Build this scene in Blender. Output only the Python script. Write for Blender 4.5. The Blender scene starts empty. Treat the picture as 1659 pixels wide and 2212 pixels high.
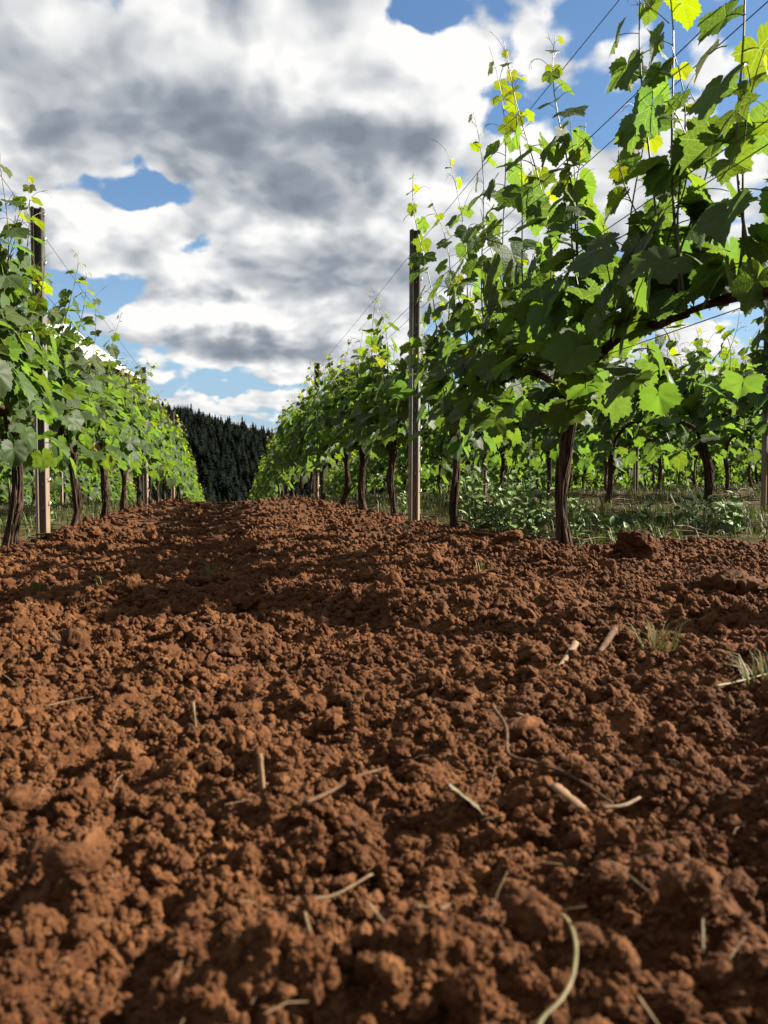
import bpy, bmesh, math, random
import numpy as np
from mathutils import Vector, Matrix, Euler, noise as mnoise

R = math.radians
scene = bpy.context.scene
COL = scene.collection

# ------------------------------------------------------------------ camera
CAM_H = 0.265
cam_data = bpy.data.cameras.new('camera')
cam = bpy.data.objects.new('camera', cam_data)
COL.objects.link(cam)
cam.location = (0, 0, CAM_H)
cam.rotation_euler = (R(90 - 1.82), 0, 0)
cam_data.sensor_fit = 'VERTICAL'
cam_data.sensor_height = 36.0
cam_data.lens = 30.16
cam_data.clip_start = 0.02
cam_data.clip_end = 12000
cam_data.dof.use_dof = True
cam_data.dof.focus_distance = 4.2
cam_data.dof.aperture_fstop = 10.0
scene.camera = cam

# ------------------------------------------------------------------ light
SUN_EL, SUN_AZ = 33.0, 79.0            # azimuth clockwise from +Y
EXPOSURE = 2.2
SKY_STRENGTH = 0.05
sun_data = bpy.data.lights.new('sun', 'SUN')
sun_data.energy = 5.0
sun_data.angle = R(0.53)
sun_data.color = (1.0, 0.93, 0.82)
sun = bpy.data.objects.new('sun', sun_data)
COL.objects.link(sun)
sun.rotation_euler = (0, R(90 - SUN_EL), R(90 - SUN_AZ))
sun.location = (20, 0, 20)

vs = scene.view_settings
vs.view_transform = 'Standard'
vs.look = 'None'
vs.gamma = 1.0
vs.use_curve_mapping = False
vs.exposure = EXPOSURE

scene.render.engine = 'CYCLES'
cy = scene.cycles
cy.max_bounces = 7
cy.diffuse_bounces = 3
cy.glossy_bounces = 2
cy.transmission_bounces = 4
cy.transparent_max_bounces = 4
cy.sample_clamp_indirect = 6.0
cy.use_denoising = True
cy.use_adaptive_sampling = True
cy.adaptive_threshold = 0.015


class NT:
    """small helper for building node trees"""
    def __init__(self, tree):
        self.t = tree
        self.n = tree.nodes
        self.l = tree.links

    def node(self, kind, **props):
        nd = self.n.new(kind)
        for k, v in props.items():
            setattr(nd, k, v)
        return nd

    def put(self, sock, val):
        if hasattr(val, 'is_output'):
            self.l.new(val, sock)
        elif val is not None:
            sock.default_value = val

    def math(self, op, a, b=None, c=None, clamp=False):
        nd = self.node('ShaderNodeMath', operation=op, use_clamp=clamp)
        self.put(nd.inputs[0], a)
        if b is not None:
            self.put(nd.inputs[1], b)
        if c is not None:
            self.put(nd.inputs[2], c)
        return nd.outputs[0]

    def vmath(self, op, a, b=None):
        nd = self.node('ShaderNodeVectorMath', operation=op)
        self.put(nd.inputs[0], a)
        if b is not None:
            self.put(nd.inputs[3 if op == 'SCALE' else 1], b)
        return nd.outputs['Value'] if op in ('LENGTH', 'DOT_PRODUCT', 'DISTANCE') else nd.outputs[0]

    def smooth(self, v, a, b, lo=0.0, hi=1.0, kind='SMOOTHSTEP'):
        nd = self.node('ShaderNodeMapRange', interpolation_type=kind)
        self.put(nd.inputs[0], v)
        nd.inputs[1].default_value = a
        nd.inputs[2].default_value = b
        nd.inputs[3].default_value = lo
        nd.inputs[4].default_value = hi
        return nd.outputs[0]

    def noise(self, vec, scale, detail=4, rough=0.55, dist=0.0, dim='3D', lac=2.0):
        nd = self.node('ShaderNodeTexNoise', noise_dimensions=dim)
        self.put(nd.inputs['Vector'], vec)
        nd.inputs['Scale'].default_value = scale
        nd.inputs['Detail'].default_value = detail
        nd.inputs['Roughness'].default_value = rough
        nd.inputs['Lacunarity'].default_value = lac
        nd.inputs['Distortion'].default_value = dist
        return nd.outputs[0]

    def mix(self, f, a, b, mode='MIX'):
        nd = self.node('ShaderNodeMix', data_type='RGBA', blend_type=mode)
        self.put(nd.inputs[0], f)
        self.put(nd.inputs[6], a if hasattr(a, 'is_output') else (*a, 1))
        self.put(nd.inputs[7], b if hasattr(b, 'is_output') else (*b, 1))
        return nd.outputs[2]

    def ramp(self, f, stops):
        nd = self.node('ShaderNodeValToRGB')
        el = nd.color_ramp.elements
        while len(el) < len(stops):
            el.new(0.5)
        for e, (p, c) in zip(el, stops):
            e.position = p
            e.color = (*c, 1)
        self.put(nd.inputs[0], f)
        return nd.outputs[0]


# ------------------------------------------------------------------ sky
world = bpy.data.worlds.new('World')
scene.world = world
world.use_nodes = True


def build_world():
    w = NT(world.node_tree)
    w.n.clear()
    out = w.node('ShaderNodeOutputWorld')
    bg = w.node('ShaderNodeBackground')
    bg.inputs[1].default_value = SKY_STRENGTH
    sky = w.node('ShaderNodeTexSky', sky_type='NISHITA')
    sky.sun_disc = False
    sky.sun_elevation = R(SUN_EL)
    sky.sun_rotation = R(SUN_AZ)
    sky.altitude = 200
    sky.air_density = 1.0
    sky.dust_density = 0.15
    sky.ozone_density = 1.6
    tc = w.node('ShaderNodeTexCoord')
    d = tc.outputs['Generated']
    sep = w.node('ShaderNodeSeparateXYZ')
    w.put(sep.inputs[0], d)
    dx, dy, dz = sep.outputs
    el = w.math('ARCSINE', dz)
    az = w.math('ARCTAN2', dx, dy)
    comb = w.node('ShaderNodeCombineXYZ')
    w.put(comb.inputs[0], az)
    w.put(comb.inputs[1], el)
    ang = comb.outputs[0]
    # the cloud layer seen in perspective: flat and banded low down, broad overhead
    den = w.math('ADD', w.math('MAXIMUM', dz, 0.0), 0.38)
    cp = w.node('ShaderNodeCombineXYZ')
    w.put(cp.inputs[0], w.math('DIVIDE', dx, den))
    w.put(cp.inputs[1], w.math('DIVIDE', dy, den))
    P = cp.outputs[0]

    def warp(vec, scale, amount, detail=4):
        nd = w.node('ShaderNodeTexNoise', noise_dimensions='2D')
        w.put(nd.inputs['Vector'], vec)
        nd.inputs['Scale'].default_value = scale
        nd.inputs['Detail'].default_value = detail
        return w.vmath('ADD', vec, w.vmath('SCALE', w.vmath('SUBTRACT', nd.outputs['Color'], (0.5, 0.5, 0.5)), amount))

    def puffs(vec, scale):
        nd = w.node('ShaderNodeTexVoronoi', feature='SMOOTH_F1', voronoi_dimensions='2D')
        w.put(nd.inputs['Vector'], vec)
        nd.inputs['Scale'].default_value = scale
        nd.inputs['Detail'].default_value = 2.0
        nd.inputs['Roughness'].default_value = 0.55
        nd.inputs['Smoothness'].default_value = 0.45
        return w.math('SUBTRACT', 0.75, nd.outputs['Distance'])

    ang = warp(ang, 13.0, 0.060, 6)
    Pw = warp(P, 4.5, 0.10, 5)
    Ps = w.vmath('ADD', Pw, (0.05, -0.035, 0))
    big, big_s = w.noise(Pw, 2.4, 6, 0.56, dim='2D'), w.noise(Ps, 2.4, 6, 0.56, dim='2D')
    fine, fine_s = puffs(Pw, 8.5), puffs(Ps, 8.5)
    wisp = w.noise(P, 11.0, 5, 0.62, dim='2D')

    def blobs(lst):
        acc = None
        for (px, py, rx, ry, wt, rot) in lst:
            u, v = (px - 829.5) / 1853, (1106 - py) / 1853
            p = R(1.82)
            vx, vy, vz = u, math.cos(p) + v * math.sin(p), -math.sin(p) + v * math.cos(p)
            ln = math.sqrt(vx * vx + vy * vy + vz * vz)
            a, e = math.atan2(vx, vy), math.asin(vz / ln)
            mp = w.node('ShaderNodeMapping', vector_type='TEXTURE')
            w.put(mp.inputs[0], ang)
            mp.inputs[1].default_value = (a, e, 0)
            mp.inputs[2].default_value = (0, 0, R(rot))
            mp.inputs[3].default_value = (rx / 1853, ry / 1853, 1)
            g = w.smooth(w.vmath('LENGTH', mp.outputs[0]), 0.0, 1.0, wt, 0.0)
            acc = g if acc is None else w.math('ADD', acc, g)
        return acc

    cover = blobs([
        # gaps of blue
        (320, 405, 165, 85, -0.70, 8), (215, 610, 150, 65, -0.50, 0), (410, 530, 90, 50, -0.40, 0),
        (905, 25, 120, 95, -0.60, -15), (1085, 205, 85, 125, -0.50, 0), (1295, 50, 130, 80, -0.30, 20),
        (1250, 205, 120, 80, -0.26, -20), (1640, 260, 110, 120, -0.40, 0), (1650, 60, 90, 70, -0.4, 0),
        (510, 845, 260, 34, -0.50, 0), (640, 905, 160, 40, -0.35, 0),
        (40, 170, 260, 260, 0.35, 0), (700, 470, 240, 110, 0.25, 0),
        # cloud masses
        (240, 505, 150, 85, 0.48, 0), (385, 600, 190, 62, 0.42, 0), (470, 690, 300, 62, 0.42, 0),
        (560, 760, 330, 42, 0.38, 0), (560, 872, 120, 32, 0.55, 0), (500, 470, 120, 50, 0.3, 0),
        (560, 250, 560, 260, 0.42, 0), (880, 190, 200, 240, 0.42, 0), (700, 590, 280, 130, 0.40, 0),
        (130, 380, 180, 90, 0.30, 0), (1130, 110, 220, 130, 0.34, 0), (1200, 400, 340, 160, 0.38, 0), (900, 480, 200, 120, 0.3, 0),
    ])
    tone = blobs([
        # heavy, grey undersides
        (690, 360, 380, 120, -0.50, 6), (330, 270, 400, 160, -0.40, 8), (110, 80, 240, 110, -0.14, 0),
        (690, 590, 260, 100, -0.40, 0), (530, 750, 330, 44, -0.46, 0), (540, 640, 60, 30, -0.1, 0), (900, 620, 220, 160, -0.20, 0),
        (860, 300, 220, 80, -0.22, 0), (600, 430, 200, 50, -0.12, 0), (60, 350, 130, 120, -0.16, 0), (1350, 560, 300, 160, -0.2, 0),
        # thin, sunlit tops and rims
        (880, 130, 230, 150, 0.40, 0), (1000, 230, 90, 130, 0.36, 0), (560, 120, 260, 110, 0.26, 0),
        (250, 490, 140, 70, 0.42, 0), (400, 590, 140, 50, 0.42, 0), (470, 688, 250, 45, 0.55, 0), (150, 415, 90, 45, 0.26, 0),
        (1150, 120, 200, 120, 0.22, 0), (560, 872, 110, 30, 0.42, 0), (500, 800, 240, 30, 0.25, 0), (1000, 420, 160, 90, 0.26, 0), (1180, 330, 160, 90, 0.2, 0),
        (840, 400, 160, 50, 0.1, 0), (60, 200, 120, 60, 0.12, 0),
    ])
    dens = w.math('ADD', w.math('ADD', cover, 0.80),
                  w.math('ADD', w.math('MULTIPLY', w.math('SUBTRACT', big, 0.5), 0.95),
                         w.math('ADD', w.math('MULTIPLY', w.math('SUBTRACT', fine, 0.45), 0.42),
                                w.math('MULTIPLY', w.math('SUBTRACT', wisp, 0.5), 0.26))))
    alpha = w.smooth(dens, 0.43, 0.61)
    rel = w.math('ADD', w.math('MULTIPLY', w.math('SUBTRACT', big, big_s), 0.7),
                 w.math('MULTIPLY', w.math('SUBTRACT', fine, fine_s), 0.55))
    thick = w.smooth(dens, 0.5, 1.25, 0.15, -0.08, 'LINEAR')
    t = w.math('ADD', w.math('ADD', tone, 0.68), w.math('ADD', rel, thick))
    t = w.math('ADD', t, w.math('MULTIPLY', w.math('SUBTRACT', wisp, 0.5), 0.07), clamp=True)
    cloud = w.ramp(t, [(0.0, (1.00, 1.15, 1.38)), (0.30, (1.45, 1.62, 1.86)), (0.60, (2.55, 2.66, 2.80)), (1.0, (4.35, 4.32, 4.25))])
    skyc = w.node('ShaderNodeHueSaturation')
    skyc.inputs['Saturation'].default_value = 1.12
    skyc.inputs['Value'].default_value = 0.68
    w.put(skyc.inputs['Color'], sky.outputs[0])
    low = w.smooth(el, 0.0, 0.30, 0.85, 0.0)
    blue = w.mix(low, skyc.outputs[0], (1.42, 2.2, 3.0))
    col = w.mix(alpha, blue, cloud)
    w.put(bg.inputs[0], col)
    w.l.new(bg.outputs[0], out.inputs[0])
    world.cycles.sampling_method = 'MANUAL'
    world.cycles.sample_map_resolution = 512


build_world()

# ------------------------------------------------------------------ helpers
def tag(o, label=None, cat=None, group=None, kind=None):
    if label:
        o['label'] = label
    if cat:
        o['category'] = cat
    if group:
        o['group'] = group
    if kind:
        o['kind'] = kind
    return o


def make_mesh(name, verts, faces, mat=None, smooth=True, attrs=None, uv=None):
    """verts (n,3); faces: list of index arrays, each (m,k)"""
    me = bpy.data.meshes.new(name)
    verts = np.asarray(verts, dtype=np.float32)
    if not isinstance(faces, (list, tuple)):
        faces = [faces]
    faces = [np.asarray(f, dtype=np.int32) for f in faces if len(f)]
    loops = np.concatenate([f.ravel() for f in faces])
    totals = np.concatenate([np.full(len(f), f.shape[1], dtype=np.int32) for f in faces])
    starts = np.concatenate([[0], np.cumsum(totals)[:-1]]).astype(np.int32)
    me.vertices.add(len(verts))
    me.vertices.foreach_set('co', verts.ravel())
    me.loops.add(len(loops))
    me.loops.foreach_set('vertex_index', loops)
    me.polygons.add(len(totals))
    me.polygons.foreach_set('loop_start', starts)
    me.polygons.foreach_set('loop_total', totals)
    if smooth:
        me.polygons.foreach_set('use_smooth', np.ones(len(totals), dtype=bool))
    for k, v in (attrs or {}).items():
        v = np.asarray(v, dtype=np.float32)
        if v.ndim == 2:
            a = me.attributes.new(k, 'FLOAT_VECTOR', 'POINT')
            a.data.foreach_set('vector', v.ravel())
        else:
            a = me.attributes.new(k, 'FLOAT', 'POINT')
            a.data.foreach_set('value', v)
    if uv is not None:
        lay = me.uv_layers.new(name='UVMap')
        lay.data.foreach_set('uv', np.asarray(uv, dtype=np.float32)[loops].ravel())
    me.update(calc_edges=True)
    if mat is not None:
        me.materials.append(mat)
    return me


def link(name, me, parent=None, loc=None, rot=None, scale=None):
    o = bpy.data.objects.new(name, me)
    COL.objects.link(o)
    if parent is not None:
        o.parent = parent
    if loc is not None:
        o.location = loc
    if rot is not None:
        o.rotation_euler = rot
    if scale is not None:
        o.scale = scale
    return o


class Soup:
    """collects pieces of mesh into one mesh"""
    def __init__(self):
        self.v, self.f, self.n, self.a = [], {}, 0, {}

    def add(self, v, faces, **attrs):
        v = np.asarray(v, dtype=np.float64).reshape(-1, 3)
        if not isinstance(faces, (list, tuple)):
            faces = [faces]
        for f in faces:
            f = np.asarray(f, dtype=np.int64)
            if len(f):
                self.f.setdefault(f.shape[1], []).append(f + self.n)
        self.v.append(v)
        for k, val in attrs.items():
            self.a.setdefault(k, []).append(np.broadcast_to(np.asarray(val, dtype=np.float64), (len(v),) if np.ndim(val) < 2 else (len(v), 3)))
        self.n += len(v)
        return self

    def mesh(self, name, mat=None, smooth=True):
        return make_mesh(name, np.concatenate(self.v), [np.concatenate(x) for x in self.f.values()], mat, smooth,
                         {k: np.concatenate(x) for k, x in self.a.items()})


def tube(pts, rad, sides=6, cap=True, squash=None, bark=None):
    """a tube along pts with a radius at each point"""
    pts = np.asarray(pts, dtype=np.float64)
    rad = np.broadcast_to(np.asarray(rad, dtype=np.float64), (len(pts),))
    t = np.gradient(pts, axis=0)
    t /= np.linalg.norm(t, axis=1)[:, None] + 1e-12
    ref = np.array([0.0, 0, 1]) if abs(t[:, 2]).mean() < 0.8 else np.array([1.0, 0, 0])
    u = np.cross(t, ref)
    u /= np.linalg.norm(u, axis=1)[:, None] + 1e-12
    w = np.cross(t, u)
    a = np.arange(sides) * 2 * math.pi / sides
    rr = rad[:, None] * np.ones(sides)[None]
    if bark is not None:
        rr = rr * bark(a, len(pts))
    sq = 1.0 if squash is None else squash
    v = pts[:, None] + rr[..., None] * (np.cos(a)[None, :, None] * u[:, None] + sq * np.sin(a)[None, :, None] * w[:, None])
    n = len(pts)
    i = np.arange(n - 1)[:, None] * sides
    j = np.arange(sides)[None]
    k = (j + 1) % sides
    q = np.stack([i + j, i + k, i + sides + k, i + sides + j], -1).reshape(-1, 4)
    v = v.reshape(-1, 3)
    f = [q]
    if cap:
        v = np.concatenate([v, pts[:1], pts[-1:]])
        b = n * sides
        jj = np.arange(sides)
        f.append(np.concatenate([np.stack([jj, np.full(sides, b), (jj + 1) % sides], -1)[:, [0, 1, 2]],
                                 np.stack([(n - 1) * sides + (jj + 1) % sides, np.full(sides, b + 1), (n - 1) * sides + jj], -1)]))
    return v, f


def box_vf(x0, x1, y0, y1, z0, z1):
    v = [(x, y, z) for z in (z0, z1) for y in (y0, y1) for x in (x0, x1)]
    f = [(0, 2, 3, 1), (4, 5, 7, 6), (0, 1, 5, 4), (2, 6, 7, 3), (0, 4, 6, 2), (1, 3, 7, 5)]
    return np.array(v, float), np.array(f)


def spline(pts, n):
    """Catmull-Rom through pts"""
    p = np.asarray(pts, dtype=np.float64)
    p = np.concatenate([2 * p[:1] - p[1:2], p, 2 * p[-1:] - p[-2:-1]])
    t = np.linspace(0, len(p) - 3 - 1e-6, n)
    i = t.astype(int)
    f = (t - i)[:, None]
    a, b, c, d = p[i], p[i + 1], p[i + 2], p[i + 3]
    return 0.5 * (2 * b + (c - a) * f + (2 * a - 5 * b + 4 * c - d) * f ** 2 + (3 * b - a - 3 * c + d) * f ** 3)


# gradient noise on arrays
_rg = np.random.default_rng(7)
_perm = np.concatenate([_rg.permutation(512)] * 3)
_ga = _rg.random(512) * 2 * math.pi
_gx, _gy = np.cos(_ga), np.sin(_ga)


def perlin(x, y, seed=0):
    xi, yi = np.floor(x).astype(np.int64), np.floor(y).astype(np.int64)
    xf, yf = x - xi, y - yi
    u, v = xf * xf * xf * (xf * (xf * 6 - 15) + 10), yf * yf * yf * (yf * (yf * 6 - 15) + 10)

    def g(ix, iy, fx, fy):
        h = _perm[_perm[(ix + seed * 131) % 512] + (iy % 512)]
        return _gx[h] * fx + _gy[h] * fy
    a = g(xi, yi, xf, yf)
    b = g(xi + 1, yi, xf - 1, yf)
    c = g(xi, yi + 1, xf, yf - 1)
    d = g(xi + 1, yi + 1, xf - 1, yf - 1)
    return ((a + u * (b - a)) * (1 - v) + (c + u * (d - c)) * v) * 1.4


def sstep(x, a, b):
    t = np.clip((x - a) / (b - a), 0, 1)
    return t * t * (3 - 2 * t)


# ------------------------------------------------------------------ the lie of the land
TAN = 0.186                              # rows run a little left of the view
ROW_YAW = math.atan(TAN)
ROW_C = 1.337                            # the row right of the lane
ROW_GAP = 2.474


def row_x(c, y):
    return c - TAN * y


def G(y, x=0.0):
    """the lie of the ground: a slight rise along the rows, then over the brow and down; a little fall from right to left"""
    y = np.asarray(y, dtype=np.float64)
    rise = 0.045 * sstep(y, 4.5, 12.0)
    cross = 0.028 * (np.clip(np.asarray(x) + TAN * y, -14.0, 16.0) - ROW_C) * sstep(y, 1.2, 3.6) * (1 - sstep(y, 60, 120))
    q = np.minimum(y, 140.0) - 20.0
    drop = 0.10 * (np.sqrt(q * q + 9.0) + q) / 2 - 0.0112
    return rise + cross - np.maximum(drop, 0) * (y > 5)


def tilled(x, y):
    """1 where the soil is worked, 0 on the grassed strips"""
    c = x + TAN * y
    n = 0.10 * perlin(x * 2.3, y * 2.3, 3) + 0.05 * perlin(x * 7, y * 7, 4)
    lane = sstep(c + n, -1.30, -1.12) * (1 - sstep(c + n, 1.34, 1.54))
    head = 1 - sstep(y + n * 1.5, 3.35, 3.75)
    head = head * (1 - sstep(y + n, 2.0, 30.0) * 0)
    left = 1 - sstep(y + n * 1.5, 4.0, 4.4)
    return np.maximum(np.maximum(lane, head * (c > 0)), left * (c < 0))


def soil_shape(x, y, res):
    """height of the worked soil over G; res = the smallest wavelength worth keeping"""
    c = x + TAN * y
    h = 0.030 * np.exp(-((c - 1.16 - 0.06 * perlin(y * 0.9, c * 0 + 3.1, 5)) / 0.16) ** 2) * sstep(y, 2.2, 3.2)
    h += 0.028 * np.exp(-((y - 3.55 - 0.1 * perlin(x * 1.3, y * 0.2, 9)) / 0.20) ** 2) * sstep(c, 1.2, 1.6)
    h += 0.035 * np.exp(-((c + 0.93 - 0.06 * perlin(y * 0.9, c * 0 + 7.7, 6)) / 0.15) ** 2) * sstep(y, 3.6, 4.6)
    # the low ridge across the foreground, with a hollow behind and in front of it
    yr = 1.86 + 0.14 * perlin(x * 1.1, x * 0 + 2.2, 8) - 0.06 * x
    h += (0.034 + 0.016 * perlin(x * 2.1, y * 0.3, 10)) * np.exp(-((y - yr) / 0.13) ** 2)
    h -= 0.022 * np.exp(-((y - yr + 0.30) / 0.11) ** 2) * sstep(perlin(x * 2.0, x * 0 + 5.5, 11), -0.2, 0.5)
    h -= 0.022 * np.exp(-((y - yr - 0.40) / 0.22) ** 2)
    h -= 0.030 * np.exp(-((c - 0.1) / 0.75) ** 2) * sstep(y, 3.0, 5.0)
    near = 1 - sstep(y, 1.0, 4.0)
    for wl, amp, s, bill in ((0.62, 0.016, 21, 0), (0.27, 0.020, 22, 0), (0.13, 0.021, 23, 1), (0.062, 0.016, 24, 1), (0.030, 0.0110, 25, 1), (0.014, 0.0045, 26, 1)):
        k = np.clip((wl - 2.0 * res) / (1.5 * res + 1e-9), 0, 1)
        if np.max(k) <= 0:
            continue
        n = perlin(x / wl + 3.7 * s, y / wl + 1.3 * s, s)
        if bill:
            n = np.abs(n) * 1.7 - 0.42
            n = n * (1 - 0.25 * (1 - near))
        h += amp * n * k
    # plough waves across the lane further out
    h += 0.020 * perlin(x * 0.55, y * 2.0, 31) * sstep(y, 2.6, 5.0) * (1 - sstep(y, 12, 22))
    return h


def soil_z(x, y, res=0.0):
    x, y = np.asarray(x, dtype=np.float64), np.asarray(y, dtype=np.float64)
    res = np.broadcast_to(np.asarray(res, dtype=np.float64), x.shape)
    m = tilled(x, y)
    return G(y, x) + m * (soil_shape(x, y, res) - 0.012) - (1 - m) * 0.03


def gz(x, y):
    """where something standing at x, y meets the ground"""
    a = np.array([float(x)]), np.array([float(y)])
    return float(max(soil_z(*a, res=0.02)[0], G(a[1], a[0])[0]))


# ------------------------------------------------------------------ materials
def new_mat(name):
    m = bpy.data.materials.new(name)
    m.use_nodes = True
    t = NT(m.node_tree)
    bsdf = m.node_tree.nodes['Principled BSDF']
    return m, t, bsdf


def soil_material():
    m, t, b = new_mat('red_soil')
    geo = t.node('ShaderNodeNewGeometry')
    p = geo.outputs['Position']
    oi = t.node('ShaderNodeObjectInfo')
    n1 = t.noise(p, 2.2, 4, 0.6)
    n2 = t.noise(p, 38.0, 5, 0.65)
    n3 = t.noise(p, 260.0, 4, 0.7)
    c = t.ramp(n1, [(0.3, (0.045, 0.0166, 0.0056)), (0.7, (0.074, 0.0290, 0.0098))])
    c = t.mix(t.smooth(n2, 0.42, 0.72), c, (0.110, 0.0468, 0.0170))
    c = t.mix(t.smooth(n3, 0.55, 0.8, 0, 0.5), c, (0.029, 0.0116, 0.0046))
    n4 = t.noise(p, 5.5, 4, 0.6)
    c = t.mix(t.smooth(n4, 0.44, 0.66, 0, 0.55), c, (0.034, 0.0122, 0.0044))
    c = t.mix(t.smooth(t.noise(p, 12.0, 5, 0.7), 0.60, 0.74, 0, 0.45), c, (0.118, 0.058, 0.024))
    r = t.math('MULTIPLY', t.math('SUBTRACT', oi.outputs['Random'], 0.5), 0.42)
    hs = t.node('ShaderNodeHueSaturation')
    t.put(hs.inputs['Value'], t.math('ADD', 1.0, r))
    t.put(hs.inputs['Color'], c)
    t.put(b.inputs['Base Color'], hs.outputs[0])
    b.inputs['Roughness'].default_value = 0.95
    b.inputs['Specular IOR Level'].default_value = 0.12
    bump = t.node('ShaderNodeBump')
    bump.inputs['Strength'].default_value = 0.75
    bump.inputs['Distance'].default_value = 0.004
    t.put(bump.inputs['Height'], t.math('ADD', t.math('MULTIPLY', n3, 0.55), t.math('MULTIPLY', t.noise(p, 95.0, 5, 0.65), 1.0)))
    t.put(b.inputs['Normal'], bump.outputs[0])
    return m


def simple_mat(name, c0, c1, scale=20.0, rough=0.8, spec=0.3, stretch=(1, 1, 1), bump=0.0, dist=0.002, metallic=0.0, detail=5, lo=0.35, hi=0.65, space='Object'):
    m, t, b = new_mat(name)
    tc = t.node('ShaderNodeTexCoord')
    mp = t.node('ShaderNodeMapping')
    t.put(mp.inputs[0], tc.outputs[space])
    mp.inputs[3].default_value = stretch
    n = t.noise(mp.outputs[0], scale, detail, 0.6)
    t.put(b.inputs['Base Color'], t.ramp(n, [(lo, c0), (hi, c1)]))
    b.inputs['Roughness'].default_value = rough
    b.inputs['Specular IOR Level'].default_value = spec
    b.inputs['Metallic'].default_value = metallic
    if bump:
        bp = t.node('ShaderNodeBump')
        bp.inputs['Strength'].default_value = bump
        bp.inputs['Distance'].default_value = dist
        t.put(bp.inputs['Height'], n)
        t.put(b.inputs['Normal'], bp.outputs[0])
    return m


def ground_material():
    m, t, b = new_mat('grassed_ground')
    geo = t.node('ShaderNodeNewGeometry')
    p = geo.outputs['Position']
    n1 = t.noise(p, 1.3, 5, 0.6)
    n2 = t.noise(p, 9.0, 6, 0.7)
    n3 = t.noise(p, 60.0, 4, 0.7)
    c = t.mix(t.smooth(n2, 0.36, 0.62), (0.050, 0.023, 0.010), (0.026, 0.031, 0.010))
    c = t.mix(t.smooth(n1, 0.42, 0.66, 0, 0.7), c, (0.056, 0.043, 0.020))
    c = t.mix(t.smooth(n3, 0.5, 0.75, 0, 0.6), c, (0.022, 0.017, 0.008))
    t.put(b.inputs['Base Color'], c)
    b.inputs['Roughness'].default_value = 1.0
    b.inputs['Specular IOR Level'].default_value = 0.05
    bp = t.node('ShaderNodeBump')
    bp.inputs['Strength'].default_value = 0.8
    bp.inputs['Distance'].default_value = 0.03
    t.put(bp.inputs['Height'], t.math('ADD', n2, t.math('MULTIPLY', n3, 0.4)))
    t.put(b.inputs['Normal'], bp.outputs[0])
    return m


M_SOIL = soil_material()
M_GROUND = ground_material()


# ------------------------------------------------------------------ ground and soil
def grid_faces(nr, nc):
    i = np.arange(nr - 1)[:, None] * nc
    j = np.arange(nc - 1)[None]
    return np.stack([i + j, i + j + 1, i + nc + j + 1, i + nc + j], -1).reshape(-1, 4)


def build_ground():
    ys = np.concatenate([np.linspace(-60, -2, 20), np.linspace(-1.5, 60, 247), np.geomspace(61, 4200, 60)])
    xs = np.concatenate([-np.geomspace(4200, 26, 40), np.linspace(-25, 25, 201), np.geomspace(26, 4200, 40)])
    X, Y = np.meshgrid(xs, ys)
    Z = G(Y, X) + 0.012 * perlin(X * 1.7, Y * 1.7, 40) * (np.abs(X) < 40)
    m = tilled(X, Y)
    Z = np.where((Y < 60) & (np.abs(X) < 25), Z - 0.16 * m, Z) - 0.004
    me = make_mesh('ground', np.stack([X, Y, Z], -1).reshape(-1, 3), grid_faces(len(ys), len(xs)), M_GROUND)
    tag(link('ground', me), kind='structure')


def build_soil():
    ys = np.concatenate([np.linspace(0.02, 0.24, 50), np.geomspace(0.245, 46.0, 1050)])
    u = np.linspace(-1, 1, 720)
    u = u * (0.55 + 0.45 * u * u)
    Y, U = np.meshgrid(ys, u, indexing='ij')
    X = U * (0.62 + 0.82 * Y) + 0.0
    res = np.maximum(0.0045 * Y, (0.62 + 0.82 * Y) * 2 * 0.55 / 720)
    Z = soil_z(X, Y, res)
    me = make_mesh('tilled_soil', np.stack([X, Y, Z], -1).reshape(-1, 3), grid_faces(len(ys), len(u))[:, ::-1][:, ::-1], M_SOIL)
    tag(link('tilled_soil_path', me), kind='structure')


build_ground()
build_soil()


# crumbs and clods
def clod_mesh(name, seed, sub, rough=1.0, flat=0.8):
    bm = bmesh.new()
    bmesh.ops.create_icosphere(bm, subdivisions=sub, radius=0.5)
    off = Vector((seed * 7.3, seed * 3.1, seed * 5.7))
    rnd = random.Random(seed)
    stretch = Vector((rnd.uniform(0.8, 1.25), rnd.uniform(0.8, 1.2), flat * rnd.uniform(0.85, 1.15)))
    for v in bm.verts:
        p = v.co.copy()
        n = p.normalized()
        a = mnoise.noise(n * 1.3 + off) * 0.42
        b = (abs(mnoise.noise(n * 2.9 + off)) - 0.2) * 0.42
        c = (abs(mnoise.noise(n * 6.0 + off * 2)) - 0.2) * 0.34
        d = mnoise.noise(n * 13.0 + off) * 0.11
        e = mnoise.noise(n * 27.0 + off) * 0.05
        k = 1 + rough * (a - b - c + d + e)
        v.co = Vector((p.x * stretch.x, p.y * stretch.y, p.z * stretch.z)) * k
    me = bpy.data.meshes.new(name)
    bm.to_mesh(me)
    bm.free()
    for pl in me.polygons:
        pl.use_smooth = True
    me.materials.append(M_SOIL)
    return me


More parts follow.
